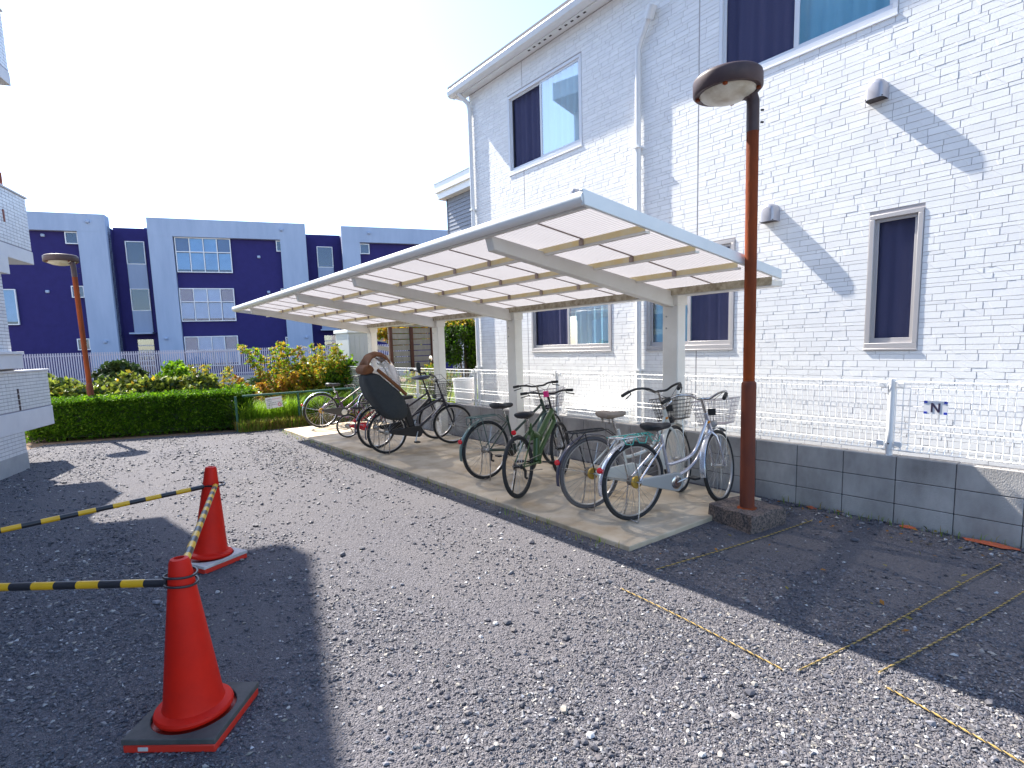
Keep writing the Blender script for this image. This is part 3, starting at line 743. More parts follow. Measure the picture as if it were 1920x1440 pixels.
cone('traffic_cone', 'red traffic cone without weight at the outer end of the farther bar', c4, 0, z0=.004)
weight('black rubber square weight with red underside round the cone', c1, A_)
weight('white topped square weight with dark sides round the cone', c2, .45, True, .18)
def cbar(label, a, b, r=.017):
    a, b = np.asarray(a, float), np.asarray(b, float); d = b-a; l = np.linalg.norm(d); d /= l
    t = thing('barrier_bar', label, 'barrier bar', tuple(a), 'striped barrier bars between cones')
    n_ = int(round(l/.095)); st = l/n_
    for i in range(n_):
        p, q = a+d*st*i, a+d*st*(i+1)
        MB().tube([p, q], r if i % 2 else r*1.004, 14, caps=(i in (0, n_-1))).build('stripe', 'bar_black' if i % 2 == 0 else 'bar_yellow', t, smooth=60)
    for p, s_ in ((a, -1), (b, 1)):
        c = p+d*s_*.058; pts = [(c[0]+.062*math.cos(k/24*6.283), c[1]+.062*math.sin(k/24*6.283), c[2]+.004*math.sin(k/24*12.6)) for k in range(24)]
        MB().tube(pts, .005, 6, closed=True).build('end_ring', 'bar_black', t, smooth=60)
def cb(label, p, q, zp, zq):
    p3, q3 = np.array([*p, zp]), np.array([*q, zq]); d = (q3-p3)/np.linalg.norm(q3-p3)
    cbar(label, p3+d*.058, q3-d*.058)
cb('yellow and black striped bar running between the two red cones', c1+[0, .01], c2+[.075, -.03], .665, .60)
cb('yellow and black striped bar reaching from the cone in the black weight', c1, c3, .63, .61)
cb('yellow and black striped bar reaching from the cone in the white topped weight', c2+[.06, 0], c4, .595, .50)

# ================================================================== ROPES
def rope(label, a, b, r=.0042, sag=.0):
    a, b = np.array([*a, .012]), np.array([*b, .012]); l = np.linalg.norm(b-a); n_ = int(l/.012)
    t = thing('ground_rope', label, 'rope', tuple(a), 'parking bay ropes')
    d = (b-a)/l; s_ = np.array([-d[1], d[0], 0]); ph0 = random.uniform(0, 6)
    for k, mm in ((0, 'rope_yellow'), (1, 'rope_yellow'), (2, 'rope_black')):
        pts = []
        for i in range(n_+1):
            u = i/n_; ph = u*l/.05*6.283+k*2.094
            wob = .006*math.sin(u*l*2.3+ph0); zb = .004*math.sin(u*l*3.1+ph0)
            pts.append(a+d*u*l+s_*(wob+r*.62*math.cos(ph))+np.array([0, 0, zb+r*.62*math.sin(ph)]))
        MB().tube(pts, r*.6, 5).build('strand', mm, t, smooth=80)
    for p in (a, b):
        MB().lathe([(.007, 0), (.007, .01), (.004, .013)], 8, (p[0], p[1], .004)).build('peg', 'steel_rust', t)
def gp_(x, y): return onz(x, y)[:2]
rope('yellow and black bay rope running past the lamp footing to the block wall', gp_(1232, 1072), gp_(1522, 979))
rope('pale frayed rope on the gravel parallel to the slab edge', gp_(1165, 1107), gp_(1470, 1261))
rope('yellow and black rope crossing the shaded gravel with a peg near the block wall', gp_(1497, 1262), gp_(1877, 1061))
rope('yellow and black rope leaving the frame across shaded gravel', gp_(1650, 1268), gp_(1990, 1071))
rope('sunlit yellow and black rope across loose stones', gp_(1662, 1292), gp_(1990, 1480))
# orange clay patches along the wall foot
def patch(name, label, pts, m):
    o = MB().add([(p[0], p[1], .005+random.uniform(0, .012)) for p in pts]+[(sum(p[0] for p in pts)/len(pts), sum(p[1] for p in pts)/len(pts), .03)], [(i, (i+1) % len(pts), len(pts)) for i in range(len(pts))]).build(name, m, smooth=60)
    return tag(o, label, 'clay', kind='stuff')
for cx_, cy_, s1, s2 in ((5.2, .98, .06, .19), (5.2, 1.5, .035, .06), (5.2, 2.25, .03, .05)):
    patch('clay_spill', 'orange clay spilt along the foot of the block wall', [(cx_+s1*math.cos(a)*random.uniform(.6, 1.1), cy_+s2*math.sin(a)*random.uniform(.6, 1.1)) for a in np.linspace(0, 6.28, 15)[:-1]], 'red_clay')

# ================================================================== BICYCLES
def wheel(root, c, Rw, tyre='tyre', rim='rim', M=None, rear=True, drum=False, ns=30, cog=True):
    def fin(mb): return mb.xf(M) if M is not None else mb
    tw = .0185*min(1, Rw/.3) if Rw < .3 else .0185
    wh = fin(MB().ring(c, Rw-tw, tw, 44, 8)).build('wheel', tyre, root, smooth=60)
    fin(MB().ring(c, Rw-tw*2.25, .007, 44, 6, w=.011)).build('rim', rim, wh, smooth=60)
    sp = MB()
    for k in range(ns):
        a = 2*math.pi*k/ns; b = a+(.5 if k % 4 < 2 else -.5); s_ = .028 if k % 2 else -.028
        sp.tube([(c[0]+.018*math.cos(b), c[1]+s_, c[2]+.018*math.sin(b)), (c[0]+(Rw-.045)*math.cos(a), c[1], c[2]+(Rw-.045)*math.sin(a))], .0016, 3, caps=False)
    fin(sp).build('spokes', 'spoke', wh, smooth=0)
    MY = np.array([[1,0,0],[0,0,1],[0,-1,0]], float)
    fin(MB().lathe([(.008,-.06),(.008,-.04),(.026,-.038),(.026,-.032),(.016,-.03),(.016,.03),(.026,.032),(.026,.038),(.008,.04),(.008,.06)], 14, c, MY)).build('hub', 'rim' if rim != 'rim_dark' else 'rim_dark', wh)
    if rear:
        if cog: fin(MB().lathe([(.045,.038),(.045,.042),(.038,.046),(.03,.052),(.012,.055)], 18, c, MY)).build('cog', 'steel_rust', wh)
        if drum: fin(MB().lathe([(.05,-.05),(.055,-.045),(.055,-.03),(.02,-.03)], 20, c, MY)).build('drum', 'brass', wh)
    return wh

def rotm(axis, ang, p):
    p = Vector(p); return np.array(Matrix.Translation(p) @ Matrix.Rotation(ang, 4, Vector(axis).normalized()) @ Matrix.Translation(-p))

def bike(label, rear, front, s):
    rear, front = np.asarray(rear[:2], float), np.asarray(front[:2], float); d = front-rear
    L_ = s.get('L', np.linalg.norm(d)); Rw = s['R']; k = s.get('k', 1.0); paint = s['paint']
    t = thing('bicycle', label, 'bicycle', (rear[0], rear[1], SZ), 'bicycles under the shelter', math.atan2(d[1], d[0]), local=True)
    t.rotation_euler = (s.get('lean', 0), 0, math.atan2(d[1], d[0]))
    ra, fa = np.array([0, 0, Rw]), np.array([L_, 0, Rw])
    bb = np.array([.43*L_/1.05, 0, .285*k]); stt = np.array([bb[0]-.135*k, 0, bb[2]+.40*k])
    hl = np.array([L_-.115*k, 0, max(.60*k, Rw*2+.0)]); hu = np.array([hl[0]-.062*k, 0, hl[2]+.165*k])
    ax = hu-hl; MS = rotm(ax, s.get('steer', 0), hl)
    r0 = .016*k
    # frame
    f = MB(); fr = s.get('frame', 'loop')
    if fr == 'loop':
        f.tube([stt+[.02*k, 0, .03], bb], .015*k, 10)
        um = [hl+ax*.72, hl+ax*.4+np.array([-.07, 0, -.05])*k, np.array([(hl[0]+bb[0])/2+.03, 0, .50*k]), np.array([bb[0]+.05*k, 0, .44*k]), bb+(stt-bb)*.40]
        lm = [hl+ax*.15, np.array([(hl[0]+bb[0])/2+.07, 0, .43*k]), np.array([bb[0]+.08*k, 0, .31*k]), bb]
        for path in (um, lm):
            P = [np.asarray(p, float) for p in path]; out = []
            for i in range(len(P)-1):
                p0, p1, p2, p3 = P[max(i-1, 0)], P[i], P[i+1], P[min(i+2, len(P)-1)]
                for q in range(6):
                    u = q/6; out.append(.5*((2*p1)+(-p0+p2)*u+(2*p0-5*p1+4*p2-p3)*u*u+(-p0+3*p1-3*p2+p3)*u**3))
            out.append(P[-1]); f.tube(out, r0, 10)
    elif fr == 'straight':
        f.tube([stt+[.02*k, 0, .03], bb], .016*k, 10)
        f.tube([hl+ax*.2, bb+np.array([.03, 0, .03])], .024*k, 12); f.tube([hl+ax*.75, bb+(stt-bb)*.55], .016*k, 10)
    elif fr == 'stagger':
        f.tube([stt+[.02*k, 0, .03], bb], .015*k, 10)
        f.tube([hl+ax*.15, bb], .018*k, 10); f.tube([hl+ax*.7, bb+(stt-bb)*.45], .016*k, 10)
    elif fr == 'fold':
        pv = np.array([bb[0]+.02, 0, .53*k])
        f.tube([pv+np.array([0, 0, .02]), bb+np.array([-.03, 0, .02])], .034, 12); f.tube([hl+ax*.9, pv+np.array([.06, 0, .02])], [.03, .038], 12)
        f.tube([hl+ax*.15, bb+np.array([.10, 0, .12]), bb+np.array([.02, 0, .0])], .03, 12)
        f.tube([pv+np.array([.08, 0, 0]), stt+np.array([.035, 0, -.07])], .035, 12); f.tube([stt+np.array([.05, 0, -.15]), stt+np.array([.02, 0, .03])], .02, 12)
    f.tube([hl-ax*.05, hu+ax*.05], .021*k, 12)
    for sg in (-1, 1):
        f.tube([bb+[-.02, sg*.03, 0], ra+[0, sg*.062*min(1, k+.1), 0]], .010*k, 8)
        f.tube([stt+[.03*k, sg*.02, -.05*k], ra+[0, sg*.062*min(1, k+.1), 0]], .008*k, 8)
    f.tube([bb+[0, -.04, 0], bb+[0, .04, 0]], .024*k, 12)
    fo = f.build('frame', paint, t, smooth=60)
    if s.get('decal'):
        MB().tube([hl+ax*.5+[-.005, 0, 0], hl+ax*.62+[-.005, 0, 0]], .024*k, 12).build('head_badge', 'amber', fo, smooth=60)
    wheel(t, ra, Rw, s.get('tyre', 'tyre'), s.get('rim', 'rim'), drum=s.get('drum', False), cog=True)
    wheel(t, fa, Rw, s.get('tyref', s.get('tyre', 'tyre')), s.get('rim', 'rim'), MS, rear=False)
    # fork
    g = MB()
    for sg in (-1, 1):
        g.tube([hl+[0, sg*.012, -.01], hl+np.array([.012, sg*.045, -.05]), (hl+fa)/2+np.array([.005, sg*.052, -.0]), fa+[0, sg*.055, 0]], [.014*k, .013*k, .011*k, .008*k], 8)
    g.xf(MS).build('fork', s.get('fork', paint), t, smooth=60)
    # fenders
    if s.get('fender'):
        fe = MB().ring(ra, Rw+.022, .005, 26, 8, a0=R(55), a1=R(s.get('fend', 192)), w=.026); fo2 = fe.build('fender', s['fender'], t, smooth=80)
        st = MB()
        for sg in (-1, 1): st.tube([ra+[0, sg*.06, 0], ra+np.array([(Rw+.02)*math.cos(R(165)), sg*.026, (Rw+.02)*math.sin(R(165))])], .0025, 5)
        st.build('stay', 'chrome', fo2)
        fe = MB().ring(fa, Rw+.02, .005, 24, 8, a0=R(58), a1=R(s.get('ffend', 188)), w=.026).xf(MS); fe.build('fender', s.get('fenderf', s['fender']), t, smooth=80)
    # saddle
    sz_ = s.get('saddle_z', .83); dirs = (stt-bb)/np.linalg.norm(stt-bb); sp = stt+dirs*((sz_-.05-stt[2])/dirs[2])
    MB().tube([stt, sp], .0125*k, 10).build('seat_post', 'chrome', t, smooth=60)
    w_ = .10*k*s.get('sadw', 1); l1, l2 = .14*k, .15*k
    secs = [(-l1, .3, .035), (-l1*.92, .85, .055), (-l1*.6, 1, .06), (-l1*.1, .75, .055), (l2*.35, .33, .05), (l2*.8, .22, .045), (l2, .12, .03)]
    vs = []; fs = []; nn = 12
    for xx, ww, hh in secs:
        for q in range(nn):
            a = 2*math.pi*q/nn; cz = math.sin(a); vs.append((sp[0]+xx, w_*ww*math.cos(a), sp[2]+.045+(hh*.5*cz if cz > 0 else hh*.75*cz)*k**.5+(.012 if xx < -l1*.5 else 0)))
    for i in range(len(secs)-1):
        for q in range(nn): fs.append((i*nn+q, i*nn+(q+1) % nn, (i+1)*nn+(q+1) % nn, (i+1)*nn+q))
    fs += [tuple(range(nn-1, -1, -1)), tuple((len(secs)-1)*nn+q for q in range(nn))]
    sd_ = MB().add(vs, fs).build('saddle', s.get('saddle', 'saddle_black'), t, smooth=60)
    if s.get('springs'):
        spm = MB()
        for sg in (-1, 1):
            spm.tube([(sp[0]-.08+.012*math.cos(q*.9), sg*.05+.012*math.sin(q*.9), sp[2]-.035+q*.0018) for q in range(28)], .003, 5)
        spm.tube([(sp[0]-.09, .05, sp[2]+.0), (sp[0], .02, sp[2]), (sp[0]+.1, .01, sp[2]+.02)], .004, 5); spm.build('springs', 'steel_rust', sd_)
    # handlebar
    bz = s.get('bar_z', 1.0); stem_top = hu+ax/np.linalg.norm(ax)*(bz-hu[2])*1.03
    MB().tube([hu, stem_top], .0125*k, 10).xf(MS).build('stem', s.get('stem', 'chrome'), t, smooth=60)
    hb = MB(); bt = s.get('bar', 'city'); bm_ = s.get('barm', 'chrome'); grips = []; levers = []; cables = MB()
    for sg in (-1, 1):
        if bt == 'city': pts = [(0,0,0),(.045,.06,.0),(.05,.13,.035),(.0,.22,.05),(-.10,.265,.03),(-.20,.285,.0)]
        else: pts = [(0,0,0),(.02,.08,.0),(.0,.15,.02),(-.025,.22,.025),(-.045,.30,.022)]
        pts = [stem_top+np.array([a*k, sg*b*k, c*k]) for a, b, c in pts]; out = []
        for i in range(len(pts)-1):
            p0, p1, p2, p3 = pts[max(i-1, 0)], pts[i], pts[i+1], pts[min(i+2, len(pts)-1)]
            for q in range(5):
                u = q/5; out.append(.5*((2*p1)+(-p0+p2)*u+(2*p0-5*p1+4*p2-p3)*u*u+(-p0+3*p1-3*p2+p3)*u**3))
        out.append(pts[-1]); hb.tube(out, .0115*k, 10)
        ga, gb = out[-6] if bt == 'city' else out[-5], out[-1]; gd = (gb-ga)/np.linalg.norm(gb-ga)
        grips.append((ga, gb+gd*.01))
        lv = ga-gd*.015; levers.append(MB().tube([lv, lv+np.array([.02, 0, -.03])*k, lv+gd*.10*k+np.array([.025, 0, -.045])*k], .006, 6))
        cables.tube([lv+np.array([.01, 0, -.01]), lv+np.array([.13, -sg*.06, .02])*k, hu+np.array([.16*k, sg*.02, .12*k]), hl+np.array([.05, sg*.01, .03])], .0028, 5)
    ho = hb.xf(MS).build('handlebar', bm_, t, smooth=60)
    for ga, gb in grips: MB().tube([ga, gb], .0165*k, 10).xf(MS).build('grip', s.get('gripm', 'black_rubber'), ho, smooth=50)
    for lv_ in levers: lv_.xf(MS).build('brake_lever', 'chrome' if bm_ == 'chrome' else 'black_part', ho, smooth=60)
    cables.xf(MS).build('brake_cables', 'black_part', ho, smooth=60)
    if s.get('bell'): MB().lathe([(.02,0),(.022,.01),(.016,.022),(.004,.028)], 12, stem_top+np.array([-.02,-.11,.03])).xf(MS).build('bell', s['bell'], ho)
    if s.get('speedo'): MB().obox(stem_top+np.array([-.05, 0, .0]), (1,0,0), (0,1,0), (0,0,1), .016, .028, .034).xf(MS).build('bar_light', s['speedo'], ho, bevel=.006)
    # crank, pedals
    cr = MB(); pd = []
    ca = s.get('crank', .5)
    for sg in (-1, 1):
        a = ca+(0 if sg < 0 else math.pi); e_ = bb+np.array([.155*k*math.cos(a), sg*.085, .155*k*math.sin(a)])
        cr.tube([bb+[0, sg*.06, 0], bb+[0, sg*.075, 0], e_], .009*k, 8); pd.append(e_+np.array([0, sg*.05, 0]))
    co_ = cr.build('crank', 'rim' if s.get('rim', 'rim') == 'rim' else 'rim_dark', t, smooth=60)
    for p in pd: MB().box(p[0]-.035, p[0]+.035, p[1]-.042, p[1]+.042, p[2]-.011, p[2]+.011).build('pedal', 'black_part', co_, bevel=.004)
    case = s.get('case')
    if case:
        r1, r2 = s.get('case_r', .105)*k, .03*k; out = []
        for a in np.linspace(-1.35, 1.45, 12): out.append((bb[0]+r1*math.cos(a), bb[2]+r1*math.sin(a)))
        for a in np.linspace(1.75, 4.5, 8): out.append((ra[0]+.05*k+r2*math.cos(a), ra[2]+r2*math.sin(a)))
        m_ = MB().prism([(a, -.078, b_) for a, b_ in out], (0, .034, 0)); cs = m_.build('chain_case', case, t, bevel=.006)
        if s.get('case_disc'): MB().lathe([(.06*k, .0), (.055*k, .003), (.02*k, .005)], 20, (bb[0], -.0785, bb[2]), np.array([[1,0,0],[0,0,-1],[0,1,0]], float)).build('case_disc', s['case_disc'], cs)
    else:
        MY = np.array([[1,0,0],[0,0,1],[0,-1,0]], float)
        MB().lathe([(.085,.05),(.088,.052),(.085,.054),(.05,.054)], 24, bb, MY).build('chainring', 'rim_dark', co_)
        ch = MB()
        for sg in (-1, 1): ch.tube([bb+[0, -.052, sg*.084], ra+[0, -.05, sg*.042]], .004, 5)
        ch.build('chain', 'steel_rust', t)
        MB().tube([ra+[0, -.055, -.01], ra+[.03, -.06, -.05], ra+[.02, -.06, -.11], ra+[.06, -.055, -.13]], [.014, .016, .012, .014], 8).build('derailleur', 'rim_dark', t)
    # stand
    if s.get('stand') == 'side':
        MB().tube([ra+[.06, .06, -.04], np.array([.14, .17, .004])], .007, 8).build('kickstand', 'black_part', t)
    else:
        st = MB(); z0 = .008
        st.tube([ra+[0, .068, 0], np.array([-.015, .085, .09]), np.array([-.035, .10, z0]), np.array([-.06, .04, z0+.01]), np.array([-.05, -.02, z0+.006]), np.array([-.035, -.10, z0]), np.array([-.015, -.085, .09]), ra+[0, -.068, 0]], .0065, 8)
        st.build('kickstand', s.get('standm', 'steel_rust'), t, smooth=60)
    # rack
    if s.get('rack'):
        zr = 2*Rw+.055; rk = MB(); x0, x1 = -.235, .175; yw = .068
        rk.tube([(x1, yw*.6, zr), (x1-.08, yw, zr), (x0+.02, yw, zr), (x0, yw*.6, zr), (x0, -yw*.6, zr), (x0+.02, -yw, zr), (x1-.08, -yw, zr), (x1, -yw*.6, zr)], .006, 7)
        for yy in (-.028, .028): rk.tube([(x0, yy, zr), (x1, yy, zr)], .0045, 6)
        for xx in (x0+.08, x1-.1): rk.tube([(xx, -yw, zr), (xx, yw, zr)], .0045, 6)
        for sg in (-1, 1):
            rk.tube([(x0+.13, sg*yw, zr), (0, sg*.075, Rw+.01)], .0055, 6)
            rk.tube([(x1, sg*.04, zr), (stt[0]+.03, sg*.02, stt[2]-.06)], .0045, 6)
        rk.tube([(x0+.01, yw*.8, zr), (x0, yw*.7, zr-.06), (x0+.03, yw, zr-.10), (x0+.12, yw, zr-.01)], .005, 6); rk.tube([(x0+.01, -yw*.8, zr), (x0, -yw*.7, zr-.06), (x0+.03, -yw, zr-.10), (x0+.12, -yw, zr-.01)], .005, 6)
        ro = rk.build('rack', s['rack'], t, smooth=60)
        if s.get('cords'):
            cm = MB()
            for q in range(7):
                a, b_ = random.uniform(x0, x1), random.uniform(x0, x1); cm.tube([(a, -yw-.004, zr-.005), (a*.6+b_*.4, -.02, zr+.016), (b_, yw+.004, zr-.005)], .0045, 6)
            for q in range(5):
                a = random.uniform(x0+.05, x1-.05); cm.tube([(a, -yw, zr+.004), (a+.03, -yw-.012, zr-.05), (a+.10, -yw-.008, zr-.06), (a+.13, -yw, zr+.003)], .004, 6)
            cm.build('luggage_cord', s['cords'], ro, smooth=60)
    # rear reflector
    if s.get('reflector', True):
        a = R(s.get('refl_a', 158)); p = ra+np.array([(Rw+.035)*math.cos(a), 0, (Rw+.035)*math.sin(a)])
        MB().lathe([(.022, 0), (.026, .008), (.026, .02), (.02, .03), (.004, .034)], 14, p, np.array([[0,0,-1],[0,1,0],[1,0,0]], float)).build('reflector', 'reflector', t)
    # basket
    if s.get('basket'):
        q0 = hu[0]+.075*k; zb0, zb1 = s.get('bz', (.74, .965)); b_ = MB(); rw = .0022
        bx0, bx1, by = q0+.03, q0+.24, .125; tx0, tx1, ty = q0, q0+.31, .175
        def bp_(u, v_, w2):   # u along perimeter side
            pass
        def corner(i, z_):
            u = (z_-zb0)/(zb1-zb0); xs = [(bx0, tx0), (bx1, tx1), (bx1, tx1), (bx0, tx0)]; yy = [-1, -1, 1, 1]
            return np.array([xs[i][0]+(xs[i][1]-xs[i][0])*u, yy[i]*(by+(ty-by)*u), z_])
        for q in range(7):
            z_ = zb0+(zb1-zb0)*q/6; r_ = .0045 if q in (0, 6) else rw
            for i in range(4): b_.tube([corner(i, z_), corner((i+1) % 4, z_)], r_, 5, caps=False)
        for i in range(4):
            nv = 9 if i % 2 == 0 else 10
            for q in range(nv+1):
                u = q/nv; b_.tube([corner(i, zb0)*(1-u)+corner((i+1) % 4, zb0)*u, corner(i, zb1)*(1-u)+corner((i+1) % 4, zb1)*u], rw, 4, caps=False)
        for q in range(1, 8): u = q/8; b_.tube([corner(0, zb0)*(1-u)+corner(1, zb0)*u, corner(3, zb0)*(1-u)+corner(2, zb0)*u], rw, 4, caps=False)
        bo = b_.xf(MS).build('basket', s['basket'], t, smooth=60)
        st = MB()
        for sg in (-1, 1): st.tube([fa+[0, sg*.07, 0], (q0+.14, sg*.09, zb0)], .0035, 6)
        st.xf(MS).build('basket_stay', 'chrome', bo)
        if s.get('plate'): MB().obox(np.array([tx0-.012, -.03, zb0+.12]), (1,0,0), (0,1,0), (0,0,1), .004, .035, .03).xf(MS).build('basket_plate', s['plate'], bo, smooth=0)
        lp = hl+np.array([.07, 0, .06]); MB().lathe([(.012,-.03),(.03,-.02),(.035,.02),(.033,.03),(.004,.034)], 14, lp, np.array([[0,0,1],[0,1,0],[-1,0,0]], float)).xf(MS).build('front_light', s.get('lightm', 'black_part'), t)
    return t, dict(ra=ra, fa=fa, bb=bb, stt=stt, hl=hl, hu=hu, top=stem_top, MS=MS, sp=sp)

bike('silver city bicycle with turquoise cord tied on its rear rack', (3.68, 3.05), (4.70, 2.885), dict(R=.342, L=1.04, paint='paint_silver', fender='fender_silver', fenderf='fender_silver', basket='wire_grey', rack='chrome', cords='turquoise', case='case_grey', case_r=.088, case_disc='chrome', drum=True, decal=True, saddle='saddle_black', saddle_z=.80, bar_z=1.0, steer=R(20), standm='chrome', springs=True, plate='black_part', lightm='case_grey', crank=.2))
bike('cream city bicycle with black rear rack and beige saddle', (3.66, 3.54), (4.76, 3.35), dict(R=.34, L=1.08, paint='paint_cream', fender='fender_navy', fenderf='paint_cream', tyre='tyre_grey', tyref='tyre', basket='rim_dark', rack='black_part', case='paint_cream', drum=True, decal=True, saddle='saddle_beige', sadw=1.15, saddle_z=.87, bar_z=1.05, steer=R(25), springs=True, plate='black_part', barm='rim_dark'))
bike('green folding mountain bicycle with pink bar light', (3.42, 4.28), (4.44, 4.72), dict(R=.318, L=1.05, paint='paint_green', frame='fold', tyre='tyre', rim='rim_dark', bar='flat', barm='black_part', stem='black_part', saddle_z=.82, bar_z=.99, steer=R(5), stand='side', fork='black_part', speedo='pink', refl_a=95, lean=R(-3), fender='', crank=-.2))
bike('dark green city bicycle with pale green rear rack', (3.64, 5.17), (4.69, 5.22), dict(R=.342, L=1.07, paint='paint_dkgreen', fender='fender_dkgreen', basket='wire_grey', rack='fender_dkgreen', barm='black_part', bar='flat', case=None, saddle='saddle_black', saddle_z=.84, bar_z=1.03, steer=R(20), frame='stagger', sadw=1.1))
tD, gD = bike('black electric bicycle carrying a child seat under a charcoal rain cover', (3.51, 7.49), (4.63, 7.47), dict(R=.318, L=1.12, paint='paint_black', frame='straight', fender='fender_navy', basket=None, rack='black_part', barm='black_part', bar='flat', case='black_part', case_r=.09, saddle_z=.82, bar_z=1.06, steer=R(-22), rim='rim', crank=-1.9, stem='black_part', standm='steel_rust'))
tE, gE = bike('dark bicycle with wire basket and round mirror behind the child seat bicycle', (3.58, 8.02), (4.80, 8.10), dict(R=.335, L=1.13, paint='paint_black', frame='straight', fender='fender_navy', basket='rim_dark', rack='black_part', barm='black_part', bar='flat', case='black_part', saddle_z=.85, bar_z=1.14, steer=R(-10), bz=(.74, .95), stem='black_part'))
bike('small red child bicycle with red chain case', (3.68, 9.44), (4.32, 9.36), dict(R=.207, L=.66, k=.62, paint='paint_red', frame='stagger', case='paint_red', case_r=.13, saddle_z=.52, bar_z=.66, steer=R(15), stand='side', reflector=False, barm='black_part', fender=''))
bike('plum coloured city bicycle with dark chain case by the green railing', (3.79, 11.09), (4.88, 11.0), dict(R=.348, L=1.08, paint='paint_plum', fender='fender_silver', frame='stagger', case='case_dark', case_disc='paint_cream', drum=True, saddle_z=.86, bar_z=.98, bar='flat', barm='black_part', steer=R(10), standm='chrome', basket=None))
bike('small purple child bicycle parked behind the plum coloured bicycle', (4.10, 11.36), (4.78, 11.33), dict(R=.225, L=.70, k=.66, paint='paint_violet', frame='stagger', case='paint_violet', saddle_z=.55, bar_z=.78, stand='side', fender='paint_violet', barm='black_part', basket=None))

# battery and child seat of the electric bicycle
MB().obox(gD['bb']+np.array([-.115, 0, .22]), (-.30, 0, .95), (0, 1, 0), (.95, 0, .30), .15, .045, .05).build('battery', 'black_part', tD, bevel=.015)
MB().tube([gD['hl']+np.array([-.1, -.026, -.0]), gD['hl']+np.array([-.28, -.026, -.16])], .008, 6).build('frame_decal', 'paint_silver', tD)
def dl_(px, py, yy=7.49):   # zoom pixel -> local x,z of bicycle D
    p = ony(540+px/5.333, 620+py/5.333, yy); return p[0]-3.51, p[2]-SZ
def pillow(poly, yw, name, m, root, ins=.8, y0=0, smooth=70, sub=True):
    P = np.array(poly); c = P.mean(0); lay = [(-1, ins*.75), (-.82, ins), (-.45, 1), (.45, 1), (.82, ins), (1, ins*.75)]; vs = []; n_ = len(P); fs = []
    for a, s_ in lay:
        for p in P: q = c+(p-c)*s_; vs.append((q[0], y0+yw*a, q[1]))
    for i in range(len(lay)-1):
        for k in range(n_): fs.append((i*n_+k, i*n_+(k+1) % n_, (i+1)*n_+(k+1) % n_, (i+1)*n_+k))
    fs += [tuple(range(n_-1, -1, -1)), tuple((len(lay)-1)*n_+k for k in range(n_))]
    o_ = MB().add(vs, fs).build(name, m, root, smooth=smooth)
    if sub: md = o_.modifiers.new('s', 'SUBSURF'); md.levels = md.render_levels = 2
    return o_
seat = pillow([dl_(*p) for p in ((722,445),(780,425),(845,415),(930,480),(1030,570),(1120,650),(1160,740),(1165,830),(1120,885),(1040,895),(960,875),(900,810),(840,720),(790,640),(750,560))], .21, 'child_seat_cover', 'cover_char', tD, ins=.97)
tx_ = bpy.data.textures.new('wrinkle', 'CLOUDS'); tx_.noise_scale = .16; md = seat.modifiers.new('d', 'DISPLACE'); md.texture = tx_; md.strength = .05; md.mid_level = .5
pillow([dl_(*p) for p in ((698,395),(725,350),(775,335),(815,350),(835,408),(790,432),(728,450))], .17, 'cover_collar', 'cover_brown', seat, ins=.95)
strip = MB(); pts = [dl_(*p) for p in ((838,400),(930,475),(1030,560),(1118,640))]
for sg in (-1, 1): strip.tube([(a+.01, sg*.185, b_+.012) for a, b_ in pts], .026, 8)
strip.build('cover_trim', 'cover_brown', seat, smooth=70)
hoodp = [dl_(*p) for p in ((755,350),(770,280),(800,228),(850,205),(905,215),(955,245),(985,285))]
hb = MB(); vs = []; fs = []
for i, (a, b_) in enumerate(hoodp):
    for q in range(9):
        th = -1.25+2.5*q/8; vs.append((a+.02*math.cos(th*2), .175*math.sin(th), b_-.10*(1-math.cos(th))+random.uniform(-.006, .006)))
for i in range(len(hoodp)-1):
    for q in range(8): fs.append((i*9+q, i*9+q+1, i*9+10+q, i*9+9+q))
o = MB().add(vs, fs).build('cover_hood', 'cover_brown', seat, smooth=70); md = o.modifiers.new('s', 'SOLIDIFY'); md.thickness = .012
film = [dl_(*p) for p in ((815,360),(835,255),(880,235),(950,262),(1010,310),(1060,400),(1095,520),(1110,640),(1030,560),(930,470),(850,405))]
pillow(film, .16, 'clear_window', 'clear_film', seat, ins=.96)
MB().tube([(a, -.16, b_) for a, b_ in [dl_(*p) for p in ((850,330),(900,340),(955,440),(1000,560))]], .012, 8).build('window_piping', 'case_grey', seat, smooth=70)
# folded cover and mirror on bicycle E
tp = gE['top']
MB().tube([tp+np.array([-.02,-.02,0]), tp+np.array([-.05,-.03,.10]), tp+np.array([-.03,0,.16])], [.02,.035,.03], 10).build('bar_bag', 'cover_char', tE)
MB().tube([tp+np.array([-.02,-.2,.03]), tp+np.array([.05,-.24,.20])], .005, 6).build('mirror_stalk', 'black_part', tE)
MB().lathe([(.001,-.012),(.03,-.008),(.045,0),(.045,.006),(.001,.008)], 18, tp+np.array([.06,-.245,.235]), np.array([[0,0,-1],[0,1,0],[1,0,0]], float)).build('mirror', 'mirror', tE)
pillow([(tp[0]-.16, tp[2]-.07), (tp[0]-.02, tp[2]-.04), (tp[0]+.16, tp[2]-.03), (tp[0]+.15, tp[2]-.10), (tp[0]-.12, tp[2]-.12)], .12, 'bar_cover', 'fender_navy', tE, ins=.9)

